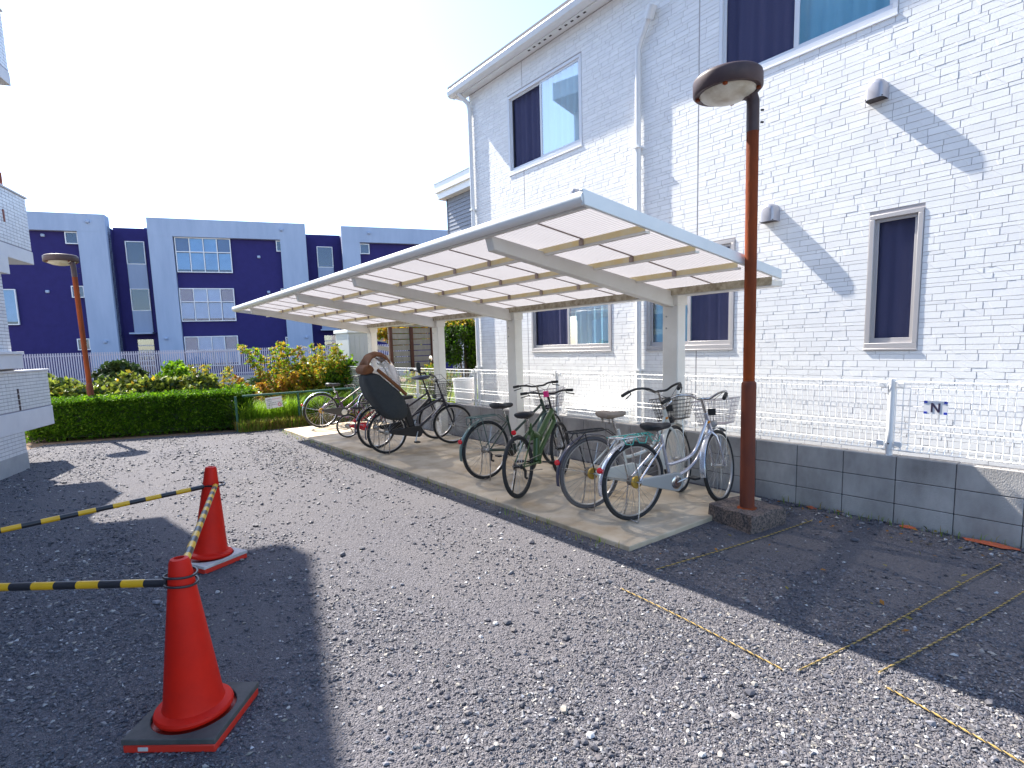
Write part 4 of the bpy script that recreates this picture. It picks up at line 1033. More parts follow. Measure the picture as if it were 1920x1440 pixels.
# ================================================================== LEFT APARTMENTS (white tile, in shade)
apt = thing('tiled_apartments', 'white tiled apartment block with stacked balconies on the left', 'building', tuple(lb(-3, 0)))
def lbox(mb, u0, u1, w0, w1, z0, z1):
    return mb.obox(lb((u0+u1)/2, (w0+w1)/2, (z0+z1)/2), U, W, (0, 0, 1), (u1-u0)/2, (w1-w0)/2, (z1-z0)/2)
tiles = MB()
def tile_face(u0, u1, w_, z0, z1, end=False):
    tw, th, g_ = .0975, .0475, .0035
    nz = max(1, int((z1-z0)/th)); nu = max(1, int((u1-u0)/tw)); th = (z1-z0)/nz; tw = (u1-u0)/nu
    for i in range(nz):
        for k in range(nu):
            a, b_ = u0+k*tw+g_, u0+(k+1)*tw-g_; c, d = z0+i*th+g_, z0+(i+1)*th-g_
            o_ = W*random.uniform(.002, .0045)
            vs = [lb(a, w_, c)+o_, lb(b_, w_, c)+o_, lb(b_, w_, d)+o_, lb(a, w_, d)+o_, lb(a, w_, c), lb(b_, w_, c), lb(b_, w_, d), lb(a, w_, d)]
            tiles.add(vs, [(0,1,2,3),(4,5,1,0),(6,7,3,2),(5,6,2,1),(7,4,0,3)])
ub = -.965
lbox(MB(), -14, ub, -9, -.0, -.02, .24).build('plinth', 'base_grey', apt, smooth=0)
lbox(MB(), -14, ub-.004, -9, -.008, .24, .545).build('lower_wall', 'tile_joint', apt, smooth=0); tile_face(-4.2, ub-.004, -.008, .24, .545)
def balcony(z0, zs_, z1, u0, u1, depth=1.25, tile_u=-4.2, name='balcony'):
    o_ = lbox(MB(), u0, u1, -depth, 0, z0, zs_).build(name, 'plaster_white', apt, bevel=.006)
    lbox(MB(), u0, u1-.008, -.15, -.012, zs_, z1-.03).build('parapet', 'tile_joint', o_, smooth=0)
    lbox(MB(), u1-.15, u1-.008, -depth, -.15, zs_, z1-.03).build('end_parapet', 'tile_white', o_, smooth=0)
    lbox(MB(), u0, u1+.012, -.17, .012, z1-.03, z1).build('coping', 'plaster_white', o_, bevel=.005)
    tile_face(max(u0, tile_u), u1-.008, -.012, zs_+.018, z1-.03)
    return o_
b1 = balcony(.545, .84, 1.432, -9, 0)
for q in range(4): lbox(MB(), -1.02, -.985, -.02, .001, .86+q*.08, .93+q*.08).build('drain_slot', 'lamp_brown', b1, smooth=0)
b2 = balcony(3.05, 3.24, 4.07, -9, 0)
b3 = balcony(5.68, 5.87, 6.75, -9, 0)
lbox(MB(), -.75, -.715, -.02, .001, 3.55, 3.72).build('drain_slot', 'rail_brown', b2, smooth=0)
# storey walls set back, ledge over the ground floor parapet, roof
lbox(MB(), -14, -.972, -9, -.03, .546, 8.55).build('main_wall', 'tile_joint', apt, smooth=0)
tile_face(-1.5, -.972, -.03, 1.70, 2.80); tile_face(-4.2, -2.35, -.03, 1.70, 2.80); tile_face(-4.2, -.972, -.03, 4.1, 5.6)
lbox(MB(), -14, -.90, -.4, .06, 1.46, 1.66).build('ledge', 'plaster_white', apt, bevel=.006)
lbox(MB(), -14, -.88, -.4, .08, 1.66, 1.70).build('ledge_cap', 'plaster_white', apt, bevel=.004)
lbox(MB(), -14, -.86, -.6, .03, 2.80, 3.05).build('lintel', 'plaster_white', apt, smooth=0)
MB().prism([lb(1.0, -9, 8.55), lb(1.0, -.1, 8.55), lb(-8, .45, 8.55), lb(-14, .45, 8.55), lb(-14, -9, 8.55)], (0, 0, .45)).build('roof_slab', 'plaster_white', apt, smooth=0)  # unseen roof; outer edge skewed to shape its shadow on the lot
lbox(MB(), -14, .9, -9, -1.25, .0, 8.55).build('rear_block', 'tile_white', apt, smooth=0)
lbox(MB(), -2.3, -1.55, -.04, -.02, 1.75, 2.75).build('window', 'glass_sky', apt, smooth=0)
fr = MB()
for a, b_, c, d in ((-2.35,-1.5,1.71,1.75),(-2.35,-1.5,2.75,2.79),(-2.35,-2.3,1.75,2.75),(-1.55,-1.5,1.75,2.75)): lbox(fr, a, b_, -.04, -.005, c, d)
fr.build('window_frame', 'frame_grey', apt, smooth=0)
MB().tube([lb(-.9, -.35, 1.4), lb(-.9, -.35, 8.5)], .05, 10).build('downspout', 'frame_grey', apt, smooth=60)
o = fast_mesh('wall_tiles', np.array(tiles.v), np.array(tiles.f), 'tile_white', apt); o['kind'] = 'stuff'
# brown handrails
for z_, u1, nm in ((4.07, -.45, 'handrail'), (1.432, -.02, 'handrail')):
    mb = MB()
    if z_ > 2: mb.tube([lb(-6, -.1, z_+.22), lb(u1, -.1, z_+.22), lb(u1, -.1, z_)], .018, 8); mb.tube([lb(u1, -.1, z_+.22), lb(u1, -1.1, z_+.22)], .018, 8)
    else: mb.tube([lb(-.9, -.9, z_+.17), lb(-.12, -.9, z_+.17), lb(-.12, -.9, z_-.1)], .02, 8); mb.tube([lb(-.9, -.9, z_+.17), lb(-2.5, -.9, z_+.17)], .02, 8)
    mb.build(nm, 'rail_brown', apt, smooth=60)
# satellite dish on the upper balcony
dc = lb(-.62, .12, 6.86)
dish = thing('satellite_dish', 'grey satellite dish clamped to the upper balcony of the apartments', 'dish', tuple(dc))
Md = np.array(Vector((-.5, -.8, -.35)).to_track_quat('Z', 'Y').to_matrix())
MB().lathe([(.001, 0), (.1, .008), (.18, .028), (.23, .05), (.235, .045), (.18, .02), (.1, .0), (.001, -.006)], 24, dc+np.array([0, 0, .02]), -Md, cap=False).build('reflector', 'hood_grey', dish, smooth=60)
MB().tube([dc+np.array([0, 0, -.02]), dc+np.array([-.06, .06, -.12]), lb(-.62, -.05, 6.74)], .015, 8).build('mount', 'hood_grey', dish, smooth=60)
MB().tube([dc+np.array([.0, 0, -.15]), dc+np.array([.12, -.2, -.18])], .009, 6).build('feed_arm', 'hood_grey', dish, smooth=60)

# ================================================================== FAR BLUE APARTMENTS
P0 = np.array([4.887, 37.684, 0]); WB = np.array([math.sin(R(107.85)), math.cos(R(107.85)), 0]); NB = np.array([WB[1], -WB[0], 0])
far = thing('blue_apartments', 'three storey apartment block with navy walls and pale grey concrete frames', 'building', tuple(P0-NB*5))
def fb(mb, s0, s1, o0, o1, z0, z1):
    return mb.obox(P0+WB*(s0+s1)/2+NB*(o0+o1)/2+np.array([0, 0, (z0+z1)/2]), WB, NB, (0, 0, 1), (s1-s0)/2, (o1-o0)/2, (z1-z0)/2)
def fwin(s0, s1, z0, z1, cols, o=-.25, transom=None, name='window', blind=True):
    f = MB(); t_ = .045
    fb(f, s0, s1, o, o+.10, z0, z0+t_); fb(f, s0, s1, o, o+.10, z1-t_, z1)
    for s_ in [s0+(s1-s0-t_)*q/cols for q in range(cols+1)]: fb(f, s_, s_+t_, o+.001, o+.099, z0+t_, z1-t_)
    if transom: fb(f, s0+t_, s1-t_, o+.002, o+.098, transom, transom+t_)
    fo_ = f.build(name, 'frame_white', far, smooth=0)
    zs_ = [z0, z1] if not transom else [z0, transom, z1]
    for q in range(cols):
        a, b_ = s0+(s1-s0)*q/cols, s0+(s1-s0)*(q+1)/cols
        for i in range(len(zs_)-1):
            fb(MB(), a+.04, b_-.04, o+.03, o+.05, zs_[i]+.05, zs_[i+1]-.03).build('pane', 'glass_far', fo_, smooth=0)
            if blind: fb(MB(), a+.04, b_-.04, o+.005, o+.02, zs_[i]+.05+(.12 if i == 0 else 0), zs_[i+1]-.03).build('curtain', 'curtain_far' if (i == 0 or q in (1, 2)) else 'curtain_dark', fo_, smooth=0)
    return fo_
fb(MB(), -10, -3.1, -8, -.3, 0, 8.9).build('wall', 'blue_wall', far, smooth=0)
fb(MB(), -3.1, -1.1, -8, -1.3, 0, 9.02).build('stair_wall', 'blue_wall', far, smooth=0)
fb(MB(), -1.1, 7.37, -8, -.3, 0, 8.9).build('wall', 'blue_wall', far, smooth=0)
fb(MB(), 7.37, 9.5, -8, -1.3, 0, 9.02).build('stair_wall', 'blue_wall', far, smooth=0)
fb(MB(), 9.5, 22, -8, -.3, 0, 8.9).build('wall', 'blue_wall', far, smooth=0)
for a, b_, c, d in ((-10,-3.1,8.52,9.46),(-4.45,-3.1,0,8.52),(-1.1,7.37,8.4,9.4),(-1.1,.12,0,8.4),(5.88,7.37,0,8.4),(9.5,22,8.4,9.36),(9.5,10.6,0,8.4)):
    fb(MB(), a, b_, -.8 if d > 9 else -.79, 0 if d > 9 else -.006, c, d-(.0 if d > 9 else .001)).build('concrete_frame', 'grey_wall', far, smooth=0)
for (a, b_) in ((-3.1, -1.1), (7.4, 9.5)):
    m_ = (a+b_)/2; l_, r_ = m_-.45, m_+.52
    for c, d, nm in ((5.56, 6.95, 'panel'), (2.99, 4.27, 'panel')): fb(MB(), l_, r_, -1.3, -1.22, c, d).build(nm, 'grey_wall', far, smooth=0)
    fwin(l_, r_, 6.95, 8.27, 1, -1.3, blind=False); fwin(l_, r_, 4.27, 5.56, 1, -1.3, blind=False)
    fb(MB(), l_-.1, r_+.1, -1.3, -.5, 2.9, 2.99).build('porch_roof', 'grey_wall', far, smooth=0)
    fb(MB(), l_+.1, r_-.05, -1.3, -1.25, 0, 2.6).build('entrance', 'glass', far, smooth=0)
    for q in range(5): fb(MB(), l_+.1, r_-.05, -1.25, -1.22, 1.0+q*.3, 1.08+q*.3).build('entrance_bar', 'frame_grey', far, smooth=0)
fb(MB(), -1.9, 1.5, -7, -3, 8.9, 9.42).build('rooftop_box', 'grey_wall', far, smooth=0)
fwin(.18, 3.1, 6.4, 8.39, 4, transom=7.55); fwin(.16, 3.07, 3.56, 5.49, 4, transom=4.68); fwin(.18, 3.06, .9, 2.68, 4, transom=1.8)
for s_, zz in ((-5.08, 7.85), (-5.08, 4.95), (-5.1, 2.05), (5.63, 7.72), (5.7, 4.85), (5.75, 1.9), (10.6, 7.7), (10.6, 4.8)): fwin(s_, s_+.6, zz, zz+.64, 1, -.25, blind=False)
fwin(14.3, 16.4, 6.4, 8.3, 3, transom=7.5); fwin(-9.2, -7.6, 3.5, 5.4, 2)
for s_, zz in ((-6.1, 8.2), (-3.9, 8.95), (-3.7, 2.4), (.7-1.4, 2.5), (7.0, 2.4), (6.0, 8.9), (11.2, 8.9), (-6.2, 5.2), (4.6, 7.3), (5.0, 5.2)):
    o_ = 0 if (s_ > -4.45 and s_ < -3.1) or zz > 8.5 or s_ > 6.9 or -1.1 < s_ < .1 else -.3
    fb(MB(), s_-.09, s_+.09, o_-.02, o_+.12, zz, zz+.16).build('vent_cap', 'grey_wall', far, bevel=.04)
# slatted boundary fence in front of it
sf = thing('slat_fence', 'grey vertical slat boundary fence in front of the navy apartment block', 'fence', tuple(P0+NB*5))
mb = MB()
for q in range(215):
    s_ = -9+q*.1; fb(mb, s_, s_+.045, 4.95, 5.0, .45, 1.86+.02*math.sin(q*.7)*0)
o = mb.build('slats', 'fence_slat', sf, smooth=0); o['kind'] = 'stuff'
for zz in (.55, 1.7): fb(MB(), -9, 12.6, 4.88, 4.94, zz, zz+.06).build('rail', 'fence_slat', sf, smooth=0)
fb(MB(), -9, 12.6, 4.8, 5.05, -.02, .44).build('footing_wall', 'base_grey', sf, smooth=0)

# neighbour house with lapped siding
nb = thing('neighbour_house', 'grey house with lapped horizontal siding beyond the white house', 'house', (9.0, 12.8, 0))
NX, NY1 = 9.0, 14.30
MB().box(NX, NX+6, 9.6, NY1, -.02, 5.85).build('wall', 'siding_blue', nb, smooth=0)
lap = MB()
for q in range(52):
    z_ = .2+q*.108; lap.add([(NX-.004, 9.6, z_+.105), (NX-.004, NY1, z_+.105), (NX-.02, NY1, z_), (NX-.02, 9.6, z_)], [(0,1,2,3)]); lap.add([(NX-.02, 9.6, z_), (NX-.02, NY1, z_), (NX, NY1, z_), (NX, 9.6, z_)], [(0,1,2,3)])
o = lap.build('lap_siding', 'siding_blue', nb, smooth=0); o['kind'] = 'stuff'
MB().box(NX-.03, NX, NY1-.02, NY1+.012, 0, 5.85).build('corner_trim', 'siding_blue', nb, smooth=0)
MB().box(NX-.22, NX+6, 9.6, NY1+.2, 5.85, 6.05).build('soffit', 'white_metal', nb, smooth=0)
MB().box(NX-.28, NX-.2, 9.6, NY1+.25, 6.03, 6.28).build('fascia', 'white_metal', nb, smooth=0)
MB().add([(NX-.3, 9.6, 6.28), (NX-.3, NY1+.3, 6.28), (NX+3, NY1+.3, 7.6), (NX+3, 9.6, 7.6), (NX+3, NY1+.3, 6.28), (NX+3, 9.6, 6.28)], [(0,1,2,3),(1,4,2),(0,3,5)]).build('roof', 'white_metal', nb, smooth=0)

# ================================================================== GREEN RAILING, SIGN, SHED, SCREEN
gr = thing('green_railing', 'dark green pipe railing in front of the tall grass', 'railing', (3.69, 12.19, 0))
for xx in (2.45, 3.69, 4.93): MB().tube([(xx, 12.19, -.02), (xx, 12.19, .715)], .024, 12).build('post', 'green_pipe', gr, smooth=60)
MB().tube([(2.58, 12.19, .715), (5.25, 12.19, .715)], .022, 12).build('rail', 'green_pipe', gr, smooth=60)
MB().tube([(2.58, 12.19, .06), (5.25, 12.19, .06)], .012, 8).build('rail', 'green_pipe', gr, smooth=60)
a0, a1 = ony(499, 745, 12.165), ony(529, 762, 12.165)
sg_ = thing('notice_sign', 'small white notice with printed lines and red round mark on green railing', 'sign', (a0[0], 12.165, a1[2]-.02))
cxs, czs = (a0[0]+a1[0])/2, (a0[2]+a1[2])/2-.01; ct, st_ = math.cos(.09), math.sin(.09)
def sp_(x, z): return (cxs+x*ct-z*st_, czs+x*st_+z*ct)
def srect(mb, x0, x1, z0, z1, y0, y1):
    pl = [sp_(x0, z0), sp_(x1, z0), sp_(x1, z1), sp_(x0, z1)]; mb.prism([(a, y0, b_) for a, b_ in pl], (0, y1-y0, 0))
mb = MB(); srect(mb, -.165, .165, -.115, .115, 12.163, 12.167); mb.build('plate', 'sign_white', sg_, smooth=0)
for rowz, x0, x1, mm, hh in ((.07, -.145, -.04, 'sign_ink', .022), (.07, -.03, .14, 'sign_red', .02), (.03, -.145, -.04, 'sign_ink', .012), (-.005, -.135, .04, 'sign_ink', .02), (.0, .05, .14, 'sign_ink', .01), (-.045, -.135, .05, 'sign_ink', .012)):
    mb = MB(); xx = x0
    while xx < x1-.012:     # clusters of tiny strokes, like unreadable small print
        for q in range(3):
            a = xx+random.uniform(0, .008); b_ = rowz+random.uniform(-.3, .5)*hh
            srect(mb, a, a+random.uniform(.004, .011), b_, b_+.004, 12.1615+q*.0002, 12.163)
        srect(mb, xx+.004, xx+.0065, rowz-hh*.5, rowz+hh*.6, 12.1612, 12.163); xx += .017
    mb.build('print_line', mm, sg_, smooth=0)
MB().ring((*[sp_(.1, -.055)[0]], 12.162, sp_(.1, -.055)[1]), .03, .008, 24, 6, w=.0015).build('red_mark', 'sign_red', sg_)
shd = thing('storage_shed', 'pale grey metal storage cabinet behind the white mesh fence', 'shed', (5.9, 14.2, 0))
MB().box(5.56, 6.22, 13.85, 14.75, 0, 2.02).build('body', 'shed_grey', shd, bevel=.01)
for q in range(5): MB().box(5.60+q*.125, 5.615+q*.125, 13.842, 13.851, .05, 1.95).build('rib', 'shed_grey', shd, smooth=0)
MB().box(5.53, 6.25, 13.80, 14.8, 2.02, 2.11).build('lid', 'white_metal', shd, bevel=.01)
scr = thing('wooden_screen', 'brown post screen with weathered grey horizontal boards', 'screen', (6.95, 13.1, 0))
for xx in (6.34, 6.93, 7.55): MB().box(xx-.04, xx+.04, 13.0, 13.07, 0, 2.16).build('post', 'brown_wood', scr, bevel=.006)
for q in range(7):
    z_ = 1.09+q*.147; MB().box(6.30, 7.60, 13.072, 13.10, z_, z_+.128).build('board', 'grey_wood', scr, bevel=.004)
MB().box(6.28, 7.62, 12.99, 13.11, 2.13, 2.165).build('cap', 'grey_wood', scr, bevel=.004)
lv = thing('white_louvre', 'white slanted louvre panel between the shed and wooden screen', 'louvre', (6.7, 14.9, 0))
for xx in (6.42, 7.3): MB().box(xx-.03, xx+.03, 14.9, 14.96, 0, 2.1).build('post', 'white_metal', lv, smooth=0)
for q in range(5): MB().bar((6.40, 14.88, 1.95-q*.24), (7.35, 14.88, 1.78-q*.24), .02, .12).build('slat', 'white_metal', lv, smooth=0)
# behind the fence at the house corner: planter and outdoor unit
pl = thing('white_planter', 'white box planter behind the fence at the house corner', 'planter', (5.62, 8.6, 0))
MB().lathe([(.14, .45), (.17, .5), (.2, .95), (.215, .96), (.215, 1.0), (.19, 1.0), (.18, .9)], 20, (5.62, 8.62, 0), cap=False).build('pot', 'white_metal', pl, smooth=40)
MB().box(5.47, 5.77, 8.45, 8.8, 0, .46).build('stand', 'base_grey', pl, smooth=0)

ac_y0, ac_y1 = onx(1165, 775, 5.5)[1], onx(1068, 770, 5.5)[1]
ac = thing('outdoor_unit', 'white air conditioner outdoor unit between the mesh fence and house', 'outdoor unit', (5.54, (ac_y0+ac_y1)/2, 0))
MB().box(5.43, 5.66, ac_y0, ac_y1, .12, .66).build('casing', 'white_metal', ac, bevel=.012)
MB().box(5.42, 5.67, ac_y0-.01, ac_y1+.01, .66, .685).build('lid', 'white_metal', ac, bevel=.006)
for q in range(2): MB().box(5.44, 5.65, ac_y0+.06+q*(ac_y1-ac_y0-.2), ac_y0+.14+q*(ac_y1-ac_y0-.2), -.02, .12).build('foot', 'base_grey', ac, smooth=0)

# ================================================================== VEGETATION
def leaves(name, C_, size, mats, parent, idx=None, el=1.7, seed=1, up=.2, D=None, kind=None):
    r = np.random.default_rng(seed); n_ = len(C_); nrm = r.normal(size=(n_, 3)); nrm[:, 2] += up; nrm /= np.linalg.norm(nrm, axis=1)[:, None]
    d = r.normal(size=(n_, 3)) if D is None else D+r.normal(size=(n_, 3))*.35
    d -= nrm*(d*nrm).sum(1)[:, None]; d /= np.linalg.norm(d, axis=1)[:, None]+1e-9; s_ = np.cross(nrm, d)
    sz_ = np.asarray(size)[:, None]*np.ones((n_, 1))
    a = C_-d*sz_*el*.5; b_ = C_+s_*sz_*.5+d*sz_*.05+nrm*sz_*.12; c = C_+d*sz_*el*.5; e_ = C_-s_*sz_*.5+d*sz_*.05+nrm*sz_*.12
    V = np.stack([a, b_, c, e_], 1).reshape(-1, 3); b0 = np.arange(n_)[:, None]*4
    Fq = np.concatenate([b0+np.array([0, 1, 2]), b0+np.array([0, 2, 3])], 1).reshape(-1, 3)
    mi = None if idx is None else np.repeat(idx, 2)
    o_ = fast_mesh(name, V, Fq, mats[0], parent, mi, mats)
    if kind: o_['kind'] = kind
    return o_
# clipped hedge
hA, hB = np.array([-.95, 13.76]), np.array([2.70, 12.44]); hd_ = (hB-hA)/np.linalg.norm(hB-hA); hn = np.array([-hd_[1], hd_[0]]); hl_ = np.linalg.norm(hB-hA); hw_, hh_ = .95, .72
hdg = thing('clipped_hedge', 'low clipped box hedge at the end of the gravel lot', 'hedge', (*((hA+hB)/2), 0))
n = 40000; u = rng.uniform(0, hl_, n); v_ = rng.uniform(0, hw_, n); zz = rng.uniform(.02, hh_, n); f_ = rng.choice(4, n, p=[.27, .55, .1, .08])
v_ = np.where(f_ == 0, np.abs(rng.normal(0, .035, n)), v_); zz = np.where(f_ == 1, hh_+rng.normal(0, .025, n)+np.abs(rng.normal(0, .03, n)), zz)
u = np.where(f_ == 2, hl_-np.abs(rng.normal(0, .035, n)), u); v_ = np.where(f_ == 3, hw_-np.abs(rng.normal(0, .03, n)), v_)
bul = .045*pnoise(u*6, zz*6, 1, 8); v_ = v_-np.where(f_ == 0, bul, 0); zz = zz+np.where(f_ == 1, .035*pnoise(u*5, v_*7, 1, 9), 0)
rc = np.clip((zz-(hh_-.12))/.12, 0, 1); v_ = v_+np.where(f_ == 0, .07*rc**2, 0)
thin = (f_ == 0) & (zz < .12) & (rng.uniform(0, 1, n) < .6); 
Cc = np.stack([hA[0]+hd_[0]*u+hn[0]*v_, hA[1]+hd_[1]*u+hn[1]*v_, zz], 1)[~thin]
leaves('foliage', Cc, rng.uniform(.022, .042, len(Cc)), ['leaf_hedge', 'leaf_bright'], hdg, (rng.uniform(0, 1, len(Cc)) < .18).astype(int), seed=3)
core = MB()
nu_, nz_ = 40, 6; 
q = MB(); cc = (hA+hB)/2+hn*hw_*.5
q.obox((cc[0], cc[1], hh_*.5-.0), (*hd_, 0), (*hn, 0), (0, 0, 1), hl_/2-.07, hw_/2-.07, hh_/2-.06); q.build('dark_core', 'leaf_dark', hdg, smooth=0)  # solid core coloured dark so gaps between leaves look deeply shaded
# shrubs
def shrub(label, c, r_, n_, mats, probs, size=(.03, .055), name='shrub', seed=1, stems=6, base=.0, flat=1.0, cat='shrub', group=None):
    t = thing(name, label, cat, (c[0], c[1], 0), group); r = np.random.default_rng(seed)
    cl = r.normal(size=(34, 3)); cl /= np.linalg.norm(cl, axis=1)[:, None]; cl *= r.uniform(.35, .95, (34, 1))
    k = r.integers(0, 34, n_); off = r.normal(size=(n_, 3)); off /= np.linalg.norm(off, axis=1)[:, None]; off *= r.uniform(.1, .38, (n_, 1))
    P = (cl[k]+off)*np.array(r_)+np.array(c); P[:, 2] = np.maximum(P[:, 2], base+.03)
    hgt = (P[:, 2]-c[2])/r_[2]
    idx = r.choice(len(mats), n_, p=probs)
    leaves('foliage', P, r.uniform(*size, n_), mats, t, idx, seed=seed+5)
    mb = MB()
    for q in range(stems):
        a = r.uniform(0, 6.28); e_ = np.array(c)+np.array([math.cos(a)*r_[0]*.6, math.sin(a)*r_[1]*.6, r.uniform(-.1, .5)*r_[2]])
        b_ = np.array([c[0]+.08*math.cos(a), c[1]+.08*math.sin(a), -.02]); mb.tube([b_, (b_+e_)/2+r.normal(0, .03, 3), e_], [.014, .011, .005], 6)
    if stems: mb.build('stem', 'bark', t, smooth=60)
    return t
def at2(px, Yw): p = ony(px, 740, Yw); return p[0]
shrub('olive green leafy shrub beside the tiled balcony behind the hedge', (-.62, 15.0, .68), (.7, .5, .62), 7200, ['leaf_olive', 'leaf_yellow', 'leaf_dark'], [.66, .06, .28], (.055, .095), seed=11)
shrub('olive green leafy shrub around the far lamp post', (.55, 15.0, .62), (.85, .5, .58), 8200, ['leaf_olive', 'leaf_yellow', 'leaf_dark'], [.66, .06, .28], (.055, .095), seed=12)
shrub('broad glossy olive shrub behind the middle of the hedge', (1.75, 14.9, .62), (.9, .5, .58), 9000, ['leaf_olive', 'leaf_yellow', 'leaf_dark'], [.66, .06, .28], (.055, .095), seed=13)
shrub('fresh green shrub rising behind the broad olive shrub', (2.0, 16.2, .75), (.55, .45, .62), 3600, ['leaf_bright', 'leaf_hedge'], [.6, .4], (.05, .1), seed=14)
shrub('bright green feathery shrub behind the hedge corner', (2.62, 13.75, .48), (.58, .45, .46), 6500, ['leaf_bright', 'leaf_hedge', 'leaf_dark'], [.55, .25, .2], (.03, .06), seed=15)
shrub('dark low shrub by the slat fence foot', (1.3, 29.5, .9), (1.0, .6, .55), 1600, ['leaf_dark'], [1.], (.1, .18), seed=16)
shrub('wide dark evergreen shrub in shade below the slat fence', (8.6, 25.5, .35), (4.0, .7, .55), 5200, ['leaf_dark'], [1.], (.12, .2), seed=17, stems=10)
shrub('small round hedge corner shrub beside the railing', (2.55, 12.62, .36), (.3, .3, .36), 3000, ['leaf_dark', 'leaf_hedge'], [.6, .4], (.018, .03), seed=18)
# autumn fronds (arching stems with leaflets)
def frond_bush(label, c, n_st, hgt, spread, mats, seed, lo=.35, group=None, ls=(.035, .06), cdir=(0, 0)):
    r = np.random.default_rng(seed); t = thing('frond_bush', label, 'bush', (c[0], c[1], 0), group); st = MB(); LC = []; LD = []; LI = []
    for q in range(n_st):
        a = r.uniform(0, 6.28); h_ = hgt*r.uniform(lo, 1); sp2 = spread*r.uniform(.2, 1)
        b_ = np.array([c[0]+r.normal(0, .12), c[1]+r.normal(0, .12), 0]); top = b_+np.array([math.cos(a)*sp2+cdir[0]*r.uniform(0, 1), math.sin(a)*sp2+cdir[1], h_])
        mid = b_*.45+top*.55+np.array([0, 0, h_*.22]); pts = []
        for i in range(9):
            u = i/8; pts.append((1-u)**2*b_+2*u*(1-u)*mid+u*u*top)
        st.tube(pts, [.008*(1-.7*i/8) for i in range(9)], 4)
        warm = r.uniform(0, 1)
        for i in range(2, 9):
            nl = int(16+10*r.uniform()); 
            for _ in range(nl):
                dd = r.normal(size=3); dd /= np.linalg.norm(dd); dd[2] *= .5; LC.append(pts[i]+dd*r.uniform(.01, .14)+np.array([0, 0, -.02])); LD.append(dd); LI.append(min(len(mats)-1, int(r.beta(1.3, 1.6)*len(mats)*.7+warm*len(mats)*.3)))
    st.build('stem', 'bark', t, smooth=60)
    leaves('foliage', np.array(LC), r.uniform(*ls, len(LC)), mats, t, np.array(LI), el=2.1, seed=seed, D=np.array(LD))
    return t
frond_bush('tall autumn bush with yellow and orange fronds behind the railing', (4.75, 13.75, 0), 62, 1.75, .75, ['leaf_bright', 'leaf_bright', 'leaf_yellow', 'leaf_olive', 'leaf_yellow', 'leaf_orange'], 21)
frond_bush('rusty orange withered bush behind the green railing', (3.75, 13.55, 0), 46, 1.15, .6, ['leaf_yellow', 'leaf_orange', 'leaf_yellow', 'leaf_bright'], 22, cdir=(-.2, 0))
frond_bush('thin yellow green shoots leaning out of the autumn bush', (4.0, 14.3, 0), 12, 1.85, .9, ['leaf_bright', 'leaf_yellow'], 23, lo=.75, cdir=(-.3, 0))
frond_bush('thin rusty shoots above the bright green shrub', (2.55, 14.6, 0), 9, 1.35, .8, ['leaf_olive', 'leaf_yellow', 'leaf_bright'], 24, lo=.6, ls=(.025, .05))
shrub('leafy green bush at the shed corner', (5.15, 13.45, .75), (.5, .3, .65), 4200, ['leaf_bright', 'leaf_hedge', 'leaf_dark'], [.4, .35, .25], (.04, .07), seed=25)
shrub('yellow flowering bush along the fence by the wooden screen', (6.6, 11.6, .62), (.8, .6, .5), 6500, ['leaf_yellow', 'leaf_bright', 'leaf_hedge'], [.45, .35, .2], (.03, .05), seed=26)
shrub('green weeds growing under the wooden screen', (6.2, 12.6, .4), (.8, .3, .45), 4200, ['leaf_bright', 'grass_green'], [.6, .4], (.04, .07), seed=27)
shrub('yellow and orange creeper behind the wooden screen', (7.3, 14.2, 2.0), (.9, .35, .38), 3600, ['leaf_yellow', 'leaf_orange', 'leaf_bright'], [.45, .25, .3], (.05, .08), seed=28)
# small tree beside the house corner
tr = thing('small_tree', 'dense small green tree between the wooden screen and white house', 'tree', (7.35, 11.2, 0))
mb = MB(); r = np.random.default_rng(31)
for q in range(7):
    a = r.uniform(0, 6.28); rr_ = r.uniform(.03, .3); mb.tube([(7.35+.05*math.cos(a), 11.2+.05*math.sin(a), -.02), (7.35+rr_*.5*math.cos(a), 11.2+rr_*.5*math.sin(a), .8), (7.35+rr_*math.cos(a), 11.2+rr_*math.sin(a), 1.5), (7.35+rr_*1.5*math.cos(a), 11.2+rr_*1.5*math.sin(a), 2.1)], [.035, .026, .018, .007], 7)
mb.build('trunk', 'bark', tr, smooth=60)
n_ = 13000; cl = r.normal(size=(46, 3)); cl /= np.linalg.norm(cl, axis=1)[:, None]; cl *= r.uniform(.5, 1, (46, 1)); k = r.integers(0, 46, n_); off = r.normal(size=(n_, 3))*.14
Pn = (cl[k]+off)*np.array([.5, .5, .62])+np.array([7.35, 11.2, 1.72]); hi = Pn[:, 2] > 2.05
idx = np.where(hi & (r.uniform(0, 1, n_) < .55), 2, np.where(r.uniform(0, 1, n_) < .5, 0, 1))
leaves('crown', Pn, r.uniform(.03, .055, n_), ['leaf_dark', 'leaf_hedge', 'leaf_yellow'], tr, idx, seed=33)
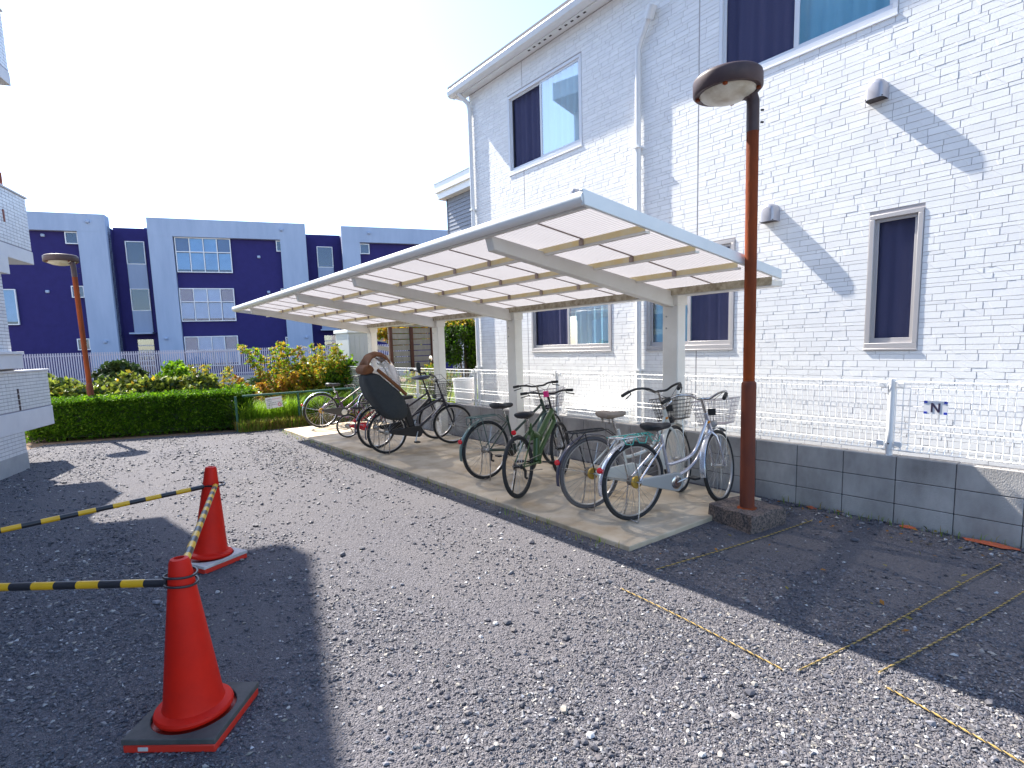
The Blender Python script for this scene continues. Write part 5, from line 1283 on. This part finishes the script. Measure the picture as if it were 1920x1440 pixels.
# tall grass behind the railing
def grass(name, label, n_, xr, yr, hr, mats, seed, lim=None, wd=.006):
    r = np.random.default_rng(seed); x_ = r.uniform(*xr, n_); y_ = r.uniform(*yr, n_); h_ = r.uniform(*hr, n_)*(.6+.4*(pnoise(x_, y_, 3, seed)+1)*.8); a = r.uniform(0, 6.28, n_); b_ = r.uniform(.15, .9, n_)*h_
    dx, dy = np.cos(a), np.sin(a); w_ = wd*r.uniform(.6, 1.6, n_); z0 = np.zeros(n_)
    base = np.stack([x_, y_, z0], 1); mid = base+np.stack([dx*b_*.25, dy*b_*.25, h_*.62], 1); tip = base+np.stack([dx*b_, dy*b_, h_*r.uniform(.75, 1, n_)], 1); s_ = np.stack([-dy*w_, dx*w_, z0], 1)
    V = np.stack([base-s_, base+s_, mid+s_*.8, mid-s_*.8, tip], 1).reshape(-1, 3); o0 = np.arange(n_)[:, None]*5
    Fq = np.concatenate([o0+np.array([0, 1, 2]), o0+np.array([0, 2, 3]), o0+np.array([3, 2, 4])], 1).reshape(-1, 3)
    mi = np.repeat(r.integers(0, len(mats), n_), 3); o_ = fast_mesh(name, V, Fq, mats[0], None, mi, mats); return tag(o_, label, 'grass', kind='stuff')
grass('tall_grass', 'tall bright green grass behind the green railing', 12000, (2.5, 5.25), (12.3, 13.6), (.3, .78), ['grass_green', 'grass_green', 'leaf_bright'], 41)
grass('dry_grass', 'yellowing short grass at the foot of the green railing', 9000, (2.45, 5.25), (11.98, 12.5), (.1, .34), ['grass_dry', 'grass_green', 'grass_dry'], 42)
grass('weeds', 'weeds along the outside of the mesh fence', 5000, (5.45, 7.2), (9.2, 13.5), (.5, 1.0), ['grass_green', 'leaf_bright', 'grass_dry'], 43)
grass('ground_cover', 'low weeds over the planting bed behind the hedge', 9000, (-3, 9), (14.2, 24), (.15, .5), ['grass_green', 'leaf_dark', 'leaf_olive'], 44, wd=.02)
shrub('small plant in a pot on the tiled balcony', tuple(lb(-.30, -.62, 1.52)), (.22, .2, .16), 500, ['leaf_yellow', 'leaf_olive'], [.5, .5], (.03, .06), seed=51, stems=0, base=1.3, name='balcony_plant', cat='plant')

# small litter: dry leaves along the wall and weeds at the slab edge
r = np.random.default_rng(61); n_ = 90
lx = np.where(r.uniform(0, 1, n_) < .75, r.uniform(4.75, 5.24, n_), r.uniform(3.2, 4.7, n_)); ly = np.where(lx > 4.7, r.uniform(.3, 2.6, n_), r.uniform(.9, 2.5, n_))
C_ = np.stack([lx, ly, r.uniform(.012, .03, n_)], 1)
o = leaves('dry_leaves', C_, r.uniform(.012, .028, n_), ['leaf_orange', 'bark', 'grass_dry'], None, r.integers(0, 3, n_), seed=62, up=3)
tag(o, 'scattered dry brown leaves on the gravel by the block wall', 'leaves', kind='stuff')
grass('edge_weeds', 'thin dry weeds along the slab edge', 420, (3.02, 3.15), (2.7, 11.4), (.03, .10), ['grass_dry', 'grass_green'], 63, wd=.002)
grass('wall_weeds', 'thin weeds at the foot of the block wall', 160, (5.15, 5.26), (.2, 2.6), (.03, .10), ['grass_dry', 'grass_green'], 64, wd=.002)
